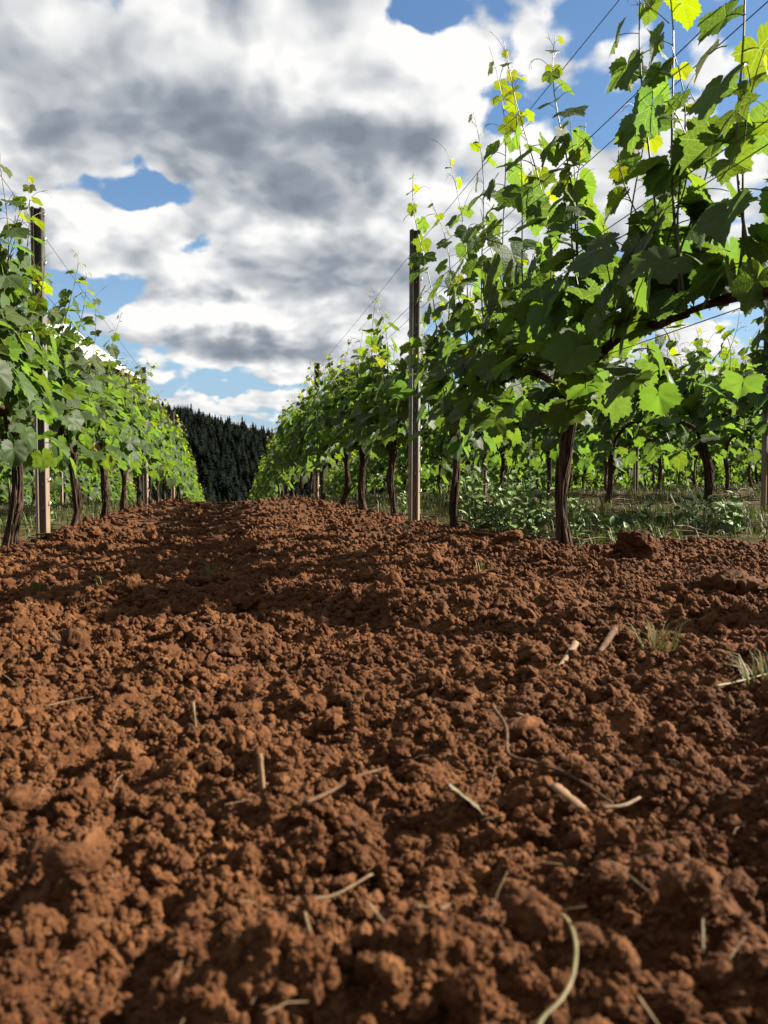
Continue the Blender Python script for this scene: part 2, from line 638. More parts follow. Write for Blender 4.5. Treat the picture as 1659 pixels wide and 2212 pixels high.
def instancer(name, coll, pos, rot, scl, idx):
    """one object of scattered stuff: copies of the shapes in coll on points"""
    me = bpy.data.meshes.new(name)
    n = len(pos)
    me.vertices.add(n)
    me.vertices.foreach_set('co', np.asarray(pos, dtype=np.float32).ravel())
    for k, v in (('rot', rot), ('scl', scl)):
        a = me.attributes.new(k, 'FLOAT_VECTOR', 'POINT')
        a.data.foreach_set('vector', np.asarray(v, dtype=np.float32).ravel())
    a = me.attributes.new('pick', 'INT', 'POINT')
    a.data.foreach_set('value', np.asarray(idx, dtype=np.int32))
    o = link(name, me)
    ng = bpy.data.node_groups.new(name + '_scatter', 'GeometryNodeTree')
    ng.interface.new_socket('Geometry', in_out='INPUT', socket_type='NodeSocketGeometry')
    ng.interface.new_socket('Geometry', in_out='OUTPUT', socket_type='NodeSocketGeometry')
    N, L = ng.nodes, ng.links
    gi, go = N.new('NodeGroupInput'), N.new('NodeGroupOutput')
    iop = N.new('GeometryNodeInstanceOnPoints')
    ci = N.new('GeometryNodeCollectionInfo')
    ci.inputs['Collection'].default_value = coll
    ci.inputs['Separate Children'].default_value = True
    ci.inputs['Reset Children'].default_value = True

    def named(nm, ty):
        nd = N.new('GeometryNodeInputNamedAttribute')
        nd.data_type = ty
        nd.inputs['Name'].default_value = nm
        return nd.outputs['Attribute']
    e2r = N.new('FunctionNodeEulerToRotation')
    L.new(named('rot', 'FLOAT_VECTOR'), e2r.inputs[0])
    L.new(gi.outputs[0], iop.inputs['Points'])
    L.new(ci.outputs[0], iop.inputs['Instance'])
    iop.inputs['Pick Instance'].default_value = True
    L.new(named('pick', 'INT'), iop.inputs['Instance Index'])
    L.new(e2r.outputs[0], iop.inputs['Rotation'])
    L.new(named('scl', 'FLOAT_VECTOR'), iop.inputs['Scale'])
    L.new(iop.outputs[0], go.inputs[0])
    md = o.modifiers.new('scatter', 'NODES')
    md.node_group = ng
    return o


clod_shapes = bpy.data.collections.new('clod_shapes')
for i in range(10):
    clod_shapes.objects.link(bpy.data.objects.new('clod_shape', clod_mesh('clod_shape', i + 1, 4 if i < 6 else 3, 1.0)))


def build_crumbs():
    rg = np.random.default_rng(11)
    P, S = [], []
    edges = np.concatenate([np.arange(0.10, 0.9, 0.08), np.geomspace(0.9, 16.0, 36)])
    for ya, yb in zip(edges[:-1], edges[1:]):
        ym = 0.5 * (ya + yb)
        half = 0.62 * ym + 0.42
        area = 2 * half * (yb - ya)
        ye = max(ym, 0.62)                                   # crumbs too small to see far off are left out
        for octave, cov in ((0, 0.95), (1, 0.72), (2, 0.36), (3, 0.15), (4, 0.05), (5, 0.012)):
            a = 0.0036 * 2 ** octave * ye
            if a > 0.062:
                break
            n = rg.poisson(cov * area / (0.785 * (1.4 * a) ** 2))
            y = rg.uniform(ya, yb, n)
            x = rg.uniform(-half, half, n)
            s = a * 2 ** rg.random(n)
            cap = 0.021 * (1 + 1.3 * rg.random(n) ** 8) * (1 + 0.06 * y) * (0.62 + 0.75 * sstep(perlin(x / 0.21, y / 0.21, 66), -0.35, 0.45))
            keep = (s < cap) & (rg.random(n) < tilled(x, y))
            P.append(np.stack([x[keep], y[keep]], -1))
            S.append(s[keep])
    # fewer of the fist-sized ones, anywhere on the worked soil
    n = 150
    y = np.exp(rg.uniform(math.log(0.9), math.log(16), n))
    x = rg.uniform(-0.75, 0.75, n) * y
    s = np.clip(0.04 * (1 - rg.random(n)) ** -0.36, 0.04, 0.11)
    keep = (rg.random(n) < tilled(x, y)) & (s < 0.035 + 0.016 * y)
    P.append(np.stack([x[keep], y[keep]], -1))
    S.append(s[keep])
    P, S = np.concatenate(P), np.concatenate(S)
    z = soil_z(P[:, 0], P[:, 1], 0.006 * P[:, 1])
    lump = perlin(P[:, 0] / 0.09, P[:, 1] / 0.09, 61) + 0.6 * perlin(P[:, 0] / 0.035, P[:, 1] / 0.035, 62)
    z = z + S * rg.uniform(-0.20, 0.34, len(S)) + np.minimum(S, 0.016) * 0.65 * lump
    n = len(S)
    rot = rg.uniform(0, 2 * math.pi, (n, 3))
    scl = S[:, None] * rg.uniform(0.75, 1.25, (n, 3))
    idx = np.where(S / P[:, 1] > 0.012, rg.integers(0, 6, n), rg.integers(6, 10, n))
    o = instancer('soil_crumbs', clod_shapes, np.column_stack([P, z]), rot, scl, idx)
    tag(o, 'loose red-brown crumbs of tilled soil covering the ground', 'soil', kind='stuff')
    return n


build_crumbs()

# ------------------------------------------------------------------ materials of the vines
def leaf_material(single):
    m, t, b = new_mat('vine_leaf' if single else 'vine_foliage')
    if single:
        oi = t.node('ShaderNodeObjectInfo')
        sp = t.node('ShaderNodeSeparateColor')
        t.put(sp.inputs[0], oi.outputs['Color'])
        age, rnd = sp.outputs[0], sp.outputs[1]
    else:
        a = t.node('ShaderNodeAttribute', attribute_name='age')
        r = t.node('ShaderNodeAttribute', attribute_name='rnd')
        age, rnd = a.outputs['Fac'], r.outputs['Fac']
    geo = t.node('ShaderNodeNewGeometry')
    top = t.ramp(age, [(0.0, (0.023, 0.044, 0.0110)), (0.40, (0.037, 0.063, 0.0105)), (0.75, (0.072, 0.095, 0.010)), (1.0, (0.100, 0.104, 0.017))])
    hs = t.node('ShaderNodeHueSaturation')
    t.put(hs.inputs['Color'], top)
    t.put(hs.inputs['Value'], t.math('ADD', 0.72, t.math('MULTIPLY', rnd, 0.62)))
    t.put(hs.inputs['Hue'], t.math('ADD', 0.487, t.math('MULTIPLY', rnd, 0.026)))
    col = hs.outputs[0]
    tcd = t.node('ShaderNodeTexCoord')
    n = t.noise(tcd.outputs['Object'] if single else geo.outputs['Position'], 9.0 if single else 60.0, 3, 0.6)
    col = t.mix(t.smooth(n, 0.35, 0.7, 0, 0.35), col, (0.050, 0.074, 0.016))
    if single:
        uv = t.node('ShaderNodeUVMap', uv_map='UVMap')
        s = t.node('ShaderNodeSeparateXYZ')
        t.put(s.inputs[0], uv.outputs[0])
        ay = t.math('ABSOLUTE', s.outputs[1])
        r = t.vmath('LENGTH', uv.outputs[0])
        phi = t.math('ARCTAN2', ay, s.outputs[0])
        dmin = None
        for ang in (0.0, 0.92, 1.9):
            dd = t.math('MULTIPLY', t.math('ABSOLUTE', t.math('SUBTRACT', phi, ang)), r)
            dmin = dd if dmin is None else t.math('MINIMUM', dmin, dd)
        vein = t.smooth(dmin, 0.006, 0.022, 1.0, 0.0)
        # side veins leave the main ones like herringbone
        wv = t.math('SINE', t.math('MULTIPLY', t.math('SUBTRACT', r, t.math('MULTIPLY', dmin, 0.9)), 46.0))
        side = t.smooth(wv, 0.80, 1.0, 0.0, 0.55)
        vv = t.math('MAXIMUM', vein, side)
        col = t.mix(t.math('MULTIPLY', vv, 0.45), col, (0.085, 0.125, 0.038))
        bp = t.node('ShaderNodeBump')
        bp.inputs['Strength'].default_value = 0.28
        bp.inputs['Distance'].default_value = 0.02
        t.put(bp.inputs['Height'], t.math('ADD', t.math('MULTIPLY', vv, -0.5), t.math('MULTIPLY', n, 1.2)))
        t.put(b.inputs['Normal'], bp.outputs[0])
        bump_out = bp.outputs[0]
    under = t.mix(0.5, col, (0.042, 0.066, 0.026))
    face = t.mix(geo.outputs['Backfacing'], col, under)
    t.put(b.inputs['Base Color'], face)
    b.inputs['Roughness'].default_value = 0.54
    b.inputs['Specular IOR Level'].default_value = 0.22
    tr = t.node('ShaderNodeBsdfTranslucent')
    th = t.node('ShaderNodeHueSaturation')
    th.inputs['Saturation'].default_value = 1.15
    th.inputs['Value'].default_value = 2.9
    th.inputs['Hue'].default_value = 0.485
    t.put(th.inputs['Color'], col)
    t.put(tr.inputs[0], th.outputs[0])
    if single:
        t.put(tr.inputs[1], bump_out)
    mx = t.node('ShaderNodeMixShader')
    mx.inputs[0].default_value = 0.50
    t.l.new(b.outputs[0], mx.inputs[1])
    t.l.new(tr.outputs[0], mx.inputs[2])
    t.l.new(mx.outputs[0], m.node_tree.nodes['Material Output'].inputs[0])
    return m


def bark_material():
    m, t, b = new_mat('vine_bark')
    tc = t.node('ShaderNodeTexCoord')
    mp = t.node('ShaderNodeMapping')
    t.put(mp.inputs[0], tc.outputs['Object'])
    mp.inputs[3].default_value = (1, 1, 0.10)
    w = t.node('ShaderNodeTexNoise')
    t.put(w.inputs['Vector'], mp.outputs[0])
    w.inputs['Scale'].default_value = 95
    w.inputs['Detail'].default_value = 5
    w.inputs['Distortion'].default_value = 0.8
    n = w.outputs[0]
    big = t.noise(tc.outputs['Object'], 14, 3, 0.6)
    c = t.ramp(n, [(0.34, (0.008, 0.0055, 0.004)), (0.52, (0.036, 0.022, 0.014)), (0.72, (0.090, 0.056, 0.035))])
    c = t.mix(t.smooth(big, 0.45, 0.75, 0, 0.6), c, (0.052, 0.026, 0.014))
    t.put(b.inputs['Base Color'], c)
    b.inputs['Roughness'].default_value = 0.95
    b.inputs['Specular IOR Level'].default_value = 0.1
    bp = t.node('ShaderNodeBump')
    bp.inputs['Strength'].default_value = 1.0
    bp.inputs['Distance'].default_value = 0.006
    t.put(bp.inputs['Height'], n)
    t.put(b.inputs['Normal'], bp.outputs[0])
    return m


def shoot_material():
    m, t, b = new_mat('green_shoot')
    a = t.node('ShaderNodeAttribute', attribute_name='age')
    geo = t.node('ShaderNodeNewGeometry')
    n = t.noise(geo.outputs['Position'], 40, 3, 0.6)
    c = t.ramp(a.outputs['Fac'], [(0.0, (0.034, 0.034, 0.012)), (0.5, (0.046, 0.056, 0.013)), (1.0, (0.095, 0.075, 0.026))])
    c = t.mix(t.smooth(n, 0.4, 0.7, 0, 0.4), c, (0.085, 0.050, 0.022))
    t.put(b.inputs['Base Color'], c)
    b.inputs['Roughness'].default_value = 0.45
    return m


M_LEAF, M_FOLIAGE = leaf_material(True), leaf_material(False)
M_BARK, M_SHOOT = bark_material(), shoot_material()


# ------------------------------------------------------------------ leaves
def leaf_geo(seed, half, rings, teeth=True):
    """a vine leaf: petiole from the node at the origin, lobed and toothed blade drooping beyond it; blade length 1"""
    rg = np.random.default_rng(seed)
    droop = rg.uniform(0.35, 1.25)
    pet = rg.uniform(0.5, 0.8)
    rise = rg.uniform(-0.1, 0.5)
    kx = np.radians([0, 26, 54, 84, 110, 138, 160, 176, 180])
    kr = np.array([1.0, 0.73, 0.90, 0.66, 0.74, 0.62, 0.50, 0.22, 0.06]) * np.concatenate([[1], rg.uniform(0.92, 1.08, 7), [1]])
    ph = np.linspace(0, math.pi, half + 1)
    rr = np.interp(ph, kx, kr)
    if teeth:
        rr = rr * (1 + 0.055 * np.where(np.arange(half + 1) % 2 == 0, 1, -1) * (ph > 0.05) * (ph < 2.9))
    phi = np.concatenate([ph, -ph[1:-1][::-1]])
    rad = np.concatenate([rr, rr[1:-1][::-1] * rg.uniform(0.94, 1.06)])
    n = len(phi)
    wav = rg.uniform(0, 6.28)
    V, UV = [(0.0, 0.0)], None
    rs = np.linspace(0, 1, rings + 1)[1:]
    pts = [np.array([[0.0, 0.0]])]
    for q in rs:
        pts.append(np.stack([np.cos(phi) * rad * q, np.sin(phi) * rad * q], -1))
    p2 = np.concatenate(pts)
    r = np.hypot(p2[:, 0], p2[:, 1])
    an = np.arctan2(p2[:, 1], p2[:, 0])
    fold = rg.uniform(0.05, 0.30)
    z = fold * np.abs(p2[:, 1]) - 0.28 * droop * r * r * 0.6 + 0.075 * np.sin(3 * an + wav) * r * r + 0.028 * np.sin(5 * an + 2 * wav) * r ** 2
    dv = np.min(np.abs(np.abs(an)[:, None] - np.array([0, 0.92, 1.9])[None]), axis=1) * r
    z = z + 0.032 * np.clip(dv / 0.2, 0, 1)
    # blade hinged at the end of the petiole
    px, pz = pet * math.cos(rise), pet * math.sin(rise)
    ca, sa = math.cos(-droop), math.sin(-droop)
    x3 = px + p2[:, 0] * ca - z * sa
    z3 = pz + p2[:, 0] * sa + z * ca
    v = np.stack([x3, p2[:, 1], z3], -1)
    F3 = np.stack([np.zeros(n, int), 1 + np.arange(n), 1 + (np.arange(n) + 1) % n], -1)
    F4 = []
    for k in range(rings - 1):
        a = 1 + k * n + np.arange(n)
        b = 1 + k * n + (np.arange(n) + 1) % n
        F4.append(np.stack([a, a + n, b + n, b], -1))
    faces = [F3] + ([np.concatenate(F4)] if F4 else [])
    # petiole
    t = np.linspace(0, 1, 4 if rings > 1 else 2)[:, None]
    pp = np.array([[0, 0, 0.0]]) * (1 - t) + np.array([[px, 0, pz]]) * t
    pp[:, 2] += 0.06 * np.sin(t[:, 0] * math.pi)
    tv, tf = tube(pp, np.linspace(0.022, 0.016, len(pp)), 4 if rings > 1 else 3, cap=False)
    off = len(v)
    v = np.concatenate([v, tv])
    uv = np.concatenate([p2, np.full((len(tv), 2), (0.5, 0.0))])
    faces = faces + [f + off for f in tf]
    return v, faces, uv


LEAF_NEAR = []
for i in range(14):
    v, f, uv = leaf_geo(100 + i, 26, 3)
    LEAF_NEAR.append(make_mesh('leaf', v, f, M_LEAF, True, None, uv))
LEAF_MID = [leaf_geo(200 + i, 13, 2) for i in range(6)]
LEAF_FAR = [leaf_geo(300 + i, 7, 1, False) for i in range(5)]


def tri(faces):
    out = []
    for f in faces:
        out += [f] if f.shape[1] == 3 else [f[:, [0, 1, 2]], f[:, [0, 2, 3]]]
    return np.concatenate(out)


LEAF_MID_T = [(v, tri(f)) for v, f, uv in LEAF_MID]
LEAF_FINE_T = [(v, tri(f)) for v, f, uv in (leaf_geo(400 + i, 24, 3) for i in range(7))]
LEAF_FAR_T = [(v, tri(f)) for v, f, uv in LEAF_FAR]


def leaf_frames(leaves):
    """leaves: list of (origin, azimuth, pitch, roll, size) -> rotation*size matrices"""
    out = []
    for o, az, pi, ro, s in leaves:
        k = math.sin(o[0] * 917.0 + o[1] * 613.0 + o[2] * 411.0)      # no two quite alike
        out.append(Matrix.LocRotScale(Vector(o), Euler((ro, pi, az), 'XYZ'), Vector((s * (1 - 0.08 * k), s * (1 + 0.14 * k), s * (1 + 0.22 * math.sin(k * 37.0))))))
    return out


# ------------------------------------------------------------------ one vine
def gen_shoot(rg, base, h, lean_x, lean_y, size, n_tend=2, dense=1.0):
    """a cane growing up from base to height h; returns its line, leaves, tendrils"""
    n = 14
    t = np.linspace(0, 1, n)
    ph = rg.uniform(0, 6.28, 2)
    L = h - base[2]
    x = base[0] + lean_x * t ** 1.4 + 0.06 * np.sin(t * 5 + ph[0]) * t
    y = base[1] + lean_y * t + 0.07 * np.sin(t * 4.6 + ph[1]) * t
    z = base[2] + L * (t - 0.06 * np.sin(t * math.pi) * rg.uniform(-1, 1))
    line = np.stack([x, y, z], -1)
    rad = 0.0046 - 0.0034 * t
    leaves, ages = [], []
    step = 0.064 / dense
    m = max(5, int(L / step))
    side = 1 if rg.random() < 0.5 else -1
    for k in range(m):
        q = (k + 0.4 + rg.uniform(-0.25, 0.25)) / m
        q = min(max(q, 0.0), 1.0)
        p = np.array([np.interp(q, t, line[:, j]) for j in range(3)])
        side = -side
        az = (0 if side > 0 else math.pi) + rg.normal(0, 0.75)
        s = size * (0.95 + 0.30 * rg.random()) * (1 - 0.25 * max(0, 0.25 - q) / 0.25)
        tail = max(0.0, (q - 0.52) / 0.48)
        s *= (1 - 0.78 * tail ** 1.15)
        age = np.clip(0.12 + 0.95 * tail ** 1.7 + rg.normal(0, 0.11), 0, 1)
        if rg.random() < 0.05:
            continue
        leaves.append((p, az, rg.normal(-0.10, 0.28), rg.normal(0, 0.35), s))
        ages.append((float(age), float(rg.random()), int(rg.integers(0, 1000))))
        if tail < 0.35 and rg.random() < 0.34 * dense:            # a lateral's leaf
            leaves.append((p + rg.normal(0, 0.03, 3), az + math.pi + rg.normal(0, 0.9), rg.normal(0, 0.4), rg.normal(0, 0.5), s * rg.uniform(0.45, 0.8)))
            ages.append((float(np.clip(age + 0.3, 0, 1)), float(rg.random()), int(rg.integers(0, 1000))))
    tend = []
    for k in range(n_tend):
        q = rg.uniform(0.66, 0.99)
        p = np.array([np.interp(q, t, line[:, j]) for j in range(3)])
        az = rg.uniform(0, 6.28)
        l = rg.uniform(0.07, 0.17)
        tt = np.linspace(0, 1, 9)
        curl = rg.uniform(0.5, 3.2) if q < 0.9 else rg.uniform(0, 0.8)
        ang = 0.9 - curl * tt ** 2
        dx = np.cumsum(np.cos(ang)) / 9 * l
        dz = np.cumsum(np.sin(ang)) / 9 * l
        tend.append(np.stack([p[0] + dx * math.cos(az), p[1] + dx * math.sin(az), p[2] + dz], -1))
        if rg.random() < 0.6:
            c = tend[-1]
            e = c[4][None] + (c[4:] - c[4]) @ np.array(Matrix.Rotation(rg.uniform(0.4, 0.8), 3, 'X')).T
            tend.append(e)
    return line, rad, leaves, ages, tend


def bark_profile(rg, amp=0.15):
    ph = rg.uniform(0, 6.28, 12)
    fr = rg.integers(2, 19, 12)
    tw = rg.uniform(-1.5, 1.5, 12)
    am = amp * rg.uniform(0.3, 1.0, 12) / np.sqrt(fr / 3)

    def f(a, n):
        t = np.linspace(0, 1, n)[:, None]
        r = np.ones((n, len(a)))
        for p, k, w, m in zip(ph, fr, tw, am):
            r = r + m * np.sin(k * a[None] + p + w * t * 4 + 0.7 * np.sin(t * 9 + p))
        k = rg.uniform(0, 50)
        A, T = np.broadcast_to(a[None], r.shape), np.broadcast_to(t, r.shape)
        r = r + amp * (0.9 * perlin(3.0 * np.cos(A) + k, 3.0 * np.sin(A) + 4 * T, 91) + 0.6 * perlin(7.0 * np.cos(A) + k, 7.0 * np.sin(A) + 9 * T, 92))
        return r
    return f


def gen_trunk(seed, head=0.58, bend=(0.0, 0.0), lean=(0.0, 0.0), r=0.036, sides=40, rings=70):
    rg = np.random.default_rng(seed)
    t = np.linspace(0, 1, rings)
    z = -0.10 + (head + 0.10) * t
    x = lean[0] * t + bend[0] * np.sin(t * math.pi) + 0.010 * np.sin(t * 7 + rg.uniform(0, 6))
    y = lean[1] * t + bend[1] * np.sin(t * math.pi) + 0.010 * np.sin(t * 6 + rg.uniform(0, 6))
    rad = r * (1 + 0.55 * np.exp(-((t - 0.13) / 0.10) ** 2) + 0.55 * np.exp(-((t - 0.97) / 0.11) ** 2) - 0.12 * t + 0.10 * np.sin(t * 11 + rg.uniform(0, 6)))
    s = Soup()
    s.add(*tube(np.stack([x, y, z], -1), rad, sides, True, None, bark_profile(rg)))
    # loose strips of bark
    for k in range(int(rings * 1.3)):
        t0, l = rg.uniform(0.12, 0.8), rg.uniform(0.06, 0.22)
        a = rg.uniform(0, 6.28)
        tt = np.linspace(t0, min(t0 + l, 0.98), 5)
        rr = np.interp(tt, t, rad) * (1.04 + 0.40 * rg.random() ** 2 * np.abs(np.linspace(-0.4, 1, 5)) ** 2)
        a = a + np.linspace(0, rg.uniform(-0.35, 0.35), 5)
        p = np.stack([np.interp(tt, t, x) + rr * np.cos(a), np.interp(tt, t, y) + rr * np.sin(a), np.interp(tt, t, z)], -1)
        s.add(*tube(p, np.array([0.001, 0.0035, 0.004, 0.003, 0.0008]) * rg.uniform(0.6, 1.3), 4, False))
    return s, np.array([lean[0], lean[1], head])


def gen_arm(rg, head, dy, wire=0.74, sides=12):
    """a cordon arm from the head out along the row"""
    p = spline([head + (0, 0, -0.04), head + (rg.normal(0, 0.012), 0.12 * dy, 0.5 * (wire - head[2])), head + (rg.normal(0, 0.012), 0.42 * dy, wire - head[2]),
                (0.01 * rg.normal(), head[1] + 0.7 * dy, wire + 0.012), (0, head[1] + dy, wire)], 24)
    return p, np.linspace(0.021, 0.008, 24)


def gen_vine(seed, n_shoots=17, size=0.098, reach=(-0.84, 0.84), top=(1.55, 1.95), trunk_kw=None, extra=(), dense=1.0, trunk_lod=(40, 70), width=1.0, low=0.58, basal_n=52):
    rg = np.random.default_rng(seed)
    kw = dict(head=0.56 + 0.05 * rg.random(), bend=(rg.normal(0, 0.018), rg.normal(0, 0.035)), lean=(rg.normal(0, 0.02), rg.normal(0, 0.05)), r=0.023 + 0.006 * rg.random())
    kw.update(trunk_kw or {})
    trunk, head = gen_trunk(seed + 5000, sides=trunk_lod[0], rings=trunk_lod[1], **kw)
    arms = [gen_arm(rg, head, d, 0.73 + 0.03 * rg.random(), 12 if trunk_lod[0] > 20 else 6) for d in reach if abs(d) > 0.05]
    shoots = []
    ys = np.linspace(reach[0], reach[1], n_shoots) + rg.uniform(-0.05, 0.05, n_shoots)
    for y in ys:
        near = min(arms, key=lambda a: np.min(np.abs(a[0][:, 1] - y)))
        i = int(np.argmin(np.abs(near[0][:, 1] - y)))
        b = near[0][i]
        h = rg.uniform(*top)
        if rg.random() < 0.22:
            h -= rg.uniform(0.2, 0.45)
        shoots.append(gen_shoot(rg, b, h, rg.normal(0, 0.11) * width, rg.normal(0, 0.13), size, 2, dense))
    for (bx, by, bz, h, lx, ly) in extra:
        shoots.append(gen_shoot(rg, np.array([bx, by, bz]), h, lx, ly, size, 4, dense))
    # short side shoots that hang and fill the fruiting zone
    basal = []
    bage = []
    for k in range(int(basal_n * dense * (reach[1] - reach[0]) / 1.7)):
        p = np.array([rg.normal(0, 0.075) * width, rg.uniform(reach[0], reach[1]), rg.uniform(low, 1.02)])
        az = (0 if p[0] > 0 else math.pi) + rg.normal(0, 0.8)
        basal.append((p, az, rg.normal(0.12, 0.35), rg.normal(0, 0.4), size * rg.uniform(0.75, 1.25)))
        bage.append((float(np.clip(rg.normal(0.16, 0.12), 0, 1)), float(rg.random()), int(rg.integers(0, 1000))))
    return dict(trunk=trunk, arms=arms, shoots=shoots, basal=(basal, bage), head=head)


def shoot_soup(s, sh, sides=5, tend=True):
    line, rad, leaves, ages, tends = sh
    s.add(*tube(line, rad, sides, False), age=np.repeat(np.linspace(0, 1, len(line)), sides))
    if tend:
        for c in tends:
            s.add(*tube(c, np.linspace(0.0013, 0.0006, len(c)), 3, False), age=np.full(3 * len(c), 1.0))


def mass_leaves(s, leaves, ages, bank):
    for fr, (age, rnd, pick) in zip(leaf_frames(leaves), ages):
        v, f = bank[pick % len(bank)]
        M = np.array(fr)
        s.add(v @ M[:3, :3].T + M[:3, 3], f, age=np.full(len(v), age), rnd=np.full(len(v), rnd))


def vine_empty(c, y, label, group=None, turn=False):
    x = row_x(c, y)
    e = bpy.data.objects.new('grape_vine', None)
    COL.objects.link(e)
    e.empty_display_size = 0.1
    e.location = (x, y, gz(x, y) - 0.012)
    e.rotation_euler = (0, 0, ROW_YAW + (math.pi if turn else 0))
    tag(e, label, 'grape vine', group)
    return e


def detailed_vine(c, y, label, seed, group=None, max_leaf=290, **kw):
    """a vine whose canes and leaves are each an object"""
    g = gen_vine(seed, **kw)
    e = vine_empty(c, y, label, group)
    link('trunk', g['trunk'].mesh('vine_trunk', M_BARK), e)
    for p, r in g['arms']:
        rg = np.random.default_rng(seed + 77)
        link('cordon_arm', Soup().add(*tube(p, r, 12, True, None, bark_profile(rg, 0.10))).mesh('cordon_arm', M_BARK), e)
    # the leaves that show largest: outermost ones
    allv = [(si, li, l[4]) for si, sh in enumerate(g['shoots']) for li, l in enumerate(sh[2])]
    allv.sort(key=lambda q: -q[2])
    keep = set((a, b) for a, b, _ in allv[:max_leaf])
    rest = Soup()
    for si, sh in enumerate(g['shoots']):
        s = Soup()
        shoot_soup(s, sh, 6, False)
        so = link('cane', s.mesh('cane', M_SHOOT), e)
        for cc in sh[4]:
            link('tendril', Soup().add(*tube(cc, np.linspace(0.0015, 0.0006, len(cc)), 4, False), age=np.full(4 * len(cc), 1.0)).mesh('tendril', M_SHOOT), so)
        lv, ag = [], []
        for li, (fr, a) in enumerate(zip(leaf_frames(sh[2]), sh[3])):
            if (si, li) in keep:
                o = bpy.data.objects.new('leaf', LEAF_NEAR[a[2] % len(LEAF_NEAR)])
                o.parent = so
                o.matrix_basis = fr
                o.color = (a[0], a[1], 0, 1)
                COL.objects.link(o)
            else:
                lv.append(sh[2][li])
                ag.append(a)
        mass_leaves(rest, lv, ag, LEAF_FINE_T)
    mass_leaves(rest, g['basal'][0], g['basal'][1], LEAF_FINE_T)
    tag(link('small_foliage', rest.mesh('small_foliage', M_FOLIAGE), e), kind='stuff')
    return e


def plain_vine_parts(seed, bank, sides, trunk_lod, **kw):
    g = gen_vine(seed, trunk_lod=trunk_lod, **kw)
    wood = Soup()
    for p, r in g['arms']:
        wood.add(*tube(p, r, 7))
    sh, fo = Soup(), Soup()
    for q in g['shoots']:
        shoot_soup(sh, q, sides, True)
        mass_leaves(fo, q[2], q[3], bank)
    mass_leaves(fo, g['basal'][0], g['basal'][1], bank)
    return (('trunk', g['trunk'].mesh('vine_trunk', M_BARK)), ('cordon_arm', wood.mesh('cordon_arm', M_BARK)),
            ('canes', sh.mesh('canes', M_SHOOT)), ('foliage', fo.mesh('foliage', M_FOLIAGE)))


MID = [plain_vine_parts(900 + i, LEAF_MID_T, 4, (20, 30), top=(1.5, 1.92), dense=1.0, low=0.46) for i in range(6)]
FAR = [plain_vine_parts(950 + i, LEAF_FAR_T, 3, (10, 14), top=(1.5, 1.95), size=0.112, n_shoots=15, dense=0.95, low=0.36) for i in range(5)]


def plain_vine(c, y, label, group, k, bank):
    e = vine_empty(c, y, label, group, turn=(k // len(bank)) % 2 == 1)
    for nm, me in bank[k % len(bank)]:
        o = link(nm, me, e)
        if nm in ('foliage', 'canes'):
            o['kind'] = 'stuff'
    return e


# ------------------------------------------------------------------ plant the vineyard
L_C = ROW_C - ROW_GAP
tall = lambda y, h, lx, ly, z=0.78: (0.0, y, z, h, lx, ly)
detailed_vine(ROW_C, 3.39, 'nearest grape vine in view, dark straight trunk and thick arm rising rightwards over the weeds', 1,
              trunk_kw=dict(head=0.57, bend=(0.0, 0.0), lean=(0.012, 0.0), r=0.0215), reach=(-0.92, 0.82), top=(1.15, 1.62), size=0.090, n_shoots=16, dense=1.0, width=0.95, low=0.54, basal_n=84,
              extra=[tall(0.62, 2.30, -0.10, 0.12), tall(0.40, 2.12, -0.14, -0.05), tall(0.15, 2.05, -0.10, 0.02), tall(-0.1, 2.0, -0.05, 0.0), tall(-0.75, 1.9, -0.08, 0.0)])
detailed_vine(ROW_C, 1.74, 'grape vine at the right edge of the picture showing only big overhanging leaves', 2,
              trunk_kw=dict(head=0.6, lean=(0.02, 0.05), r=0.026), reach=(0.34, 0.90), top=(1.3, 1.7), size=0.094, n_shoots=4, dense=0.8, low=0.80,
              extra=[tall(0.45, 1.85, -0.12, 0.05), tall(0.8, 1.9, -0.12, 0.0)])
detailed_vine(ROW_C, 4.98, 'grape vine between the nearest trunk and the post right of the soil lane', 3,
              trunk_kw=dict(head=0.60, lean=(0.0, 0.02), bend=(0.0, -0.02), r=0.020), reach=(-0.84, 0.62), top=(1.05, 1.48), size=0.087, n_shoots=14, low=0.52, basal_n=66,
              extra=[tall(0.42, 2.22, -0.12, 0.02), tall(0.1, 1.95, -0.10, 0.0), tall(-0.3, 2.1, -0.10, 0.0), tall(-0.65, 2.12, -0.1, 0.05)])
detailed_vine(ROW_C, 6.75, 'grape vine just behind the post in the row right of the lane, slim dark trunk', 4,
              trunk_kw=dict(head=0.55, lean=(0.0, 0.06), r=0.022), reach=(-0.72, 0.86), top=(1.15, 1.5), size=0.092, extra=[tall(0.3, 1.85, -0.06, 0.0), tall(0.7, 1.9, -0.06, 0.0)])
detailed_vine(ROW_C, 8.3, 'grape vine with thick crooked trunk, second beyond the post right of the lane', 5,
              trunk_kw=dict(head=0.58, lean=(0.0, -0.03), bend=(0.0, 0.05), r=0.029), top=(1.4, 1.8), size=0.092)
detailed_vine(ROW_C, 9.95, 'grape vine leaning along the row, third beyond the post right of the lane', 6,
              trunk_kw=dict(head=0.6, lean=(0.05, -0.22), r=0.027), top=(1.4, 1.8), size=0.092)
detailed_vine(L_C, 4.48, 'grape vine at the left edge of the picture, dark trunk cut by the frame', 11,
              trunk_kw=dict(head=0.62, lean=(0.02, 0.03), r=0.028), reach=(-0.55, 0.56), top=(1.4, 1.85), size=0.098, low=0.50, n_shoots=14,
              extra=[tall(0.1, 2.0, 0.12, 0.0), tall(-0.3, 1.95, 0.12, 0.0)])
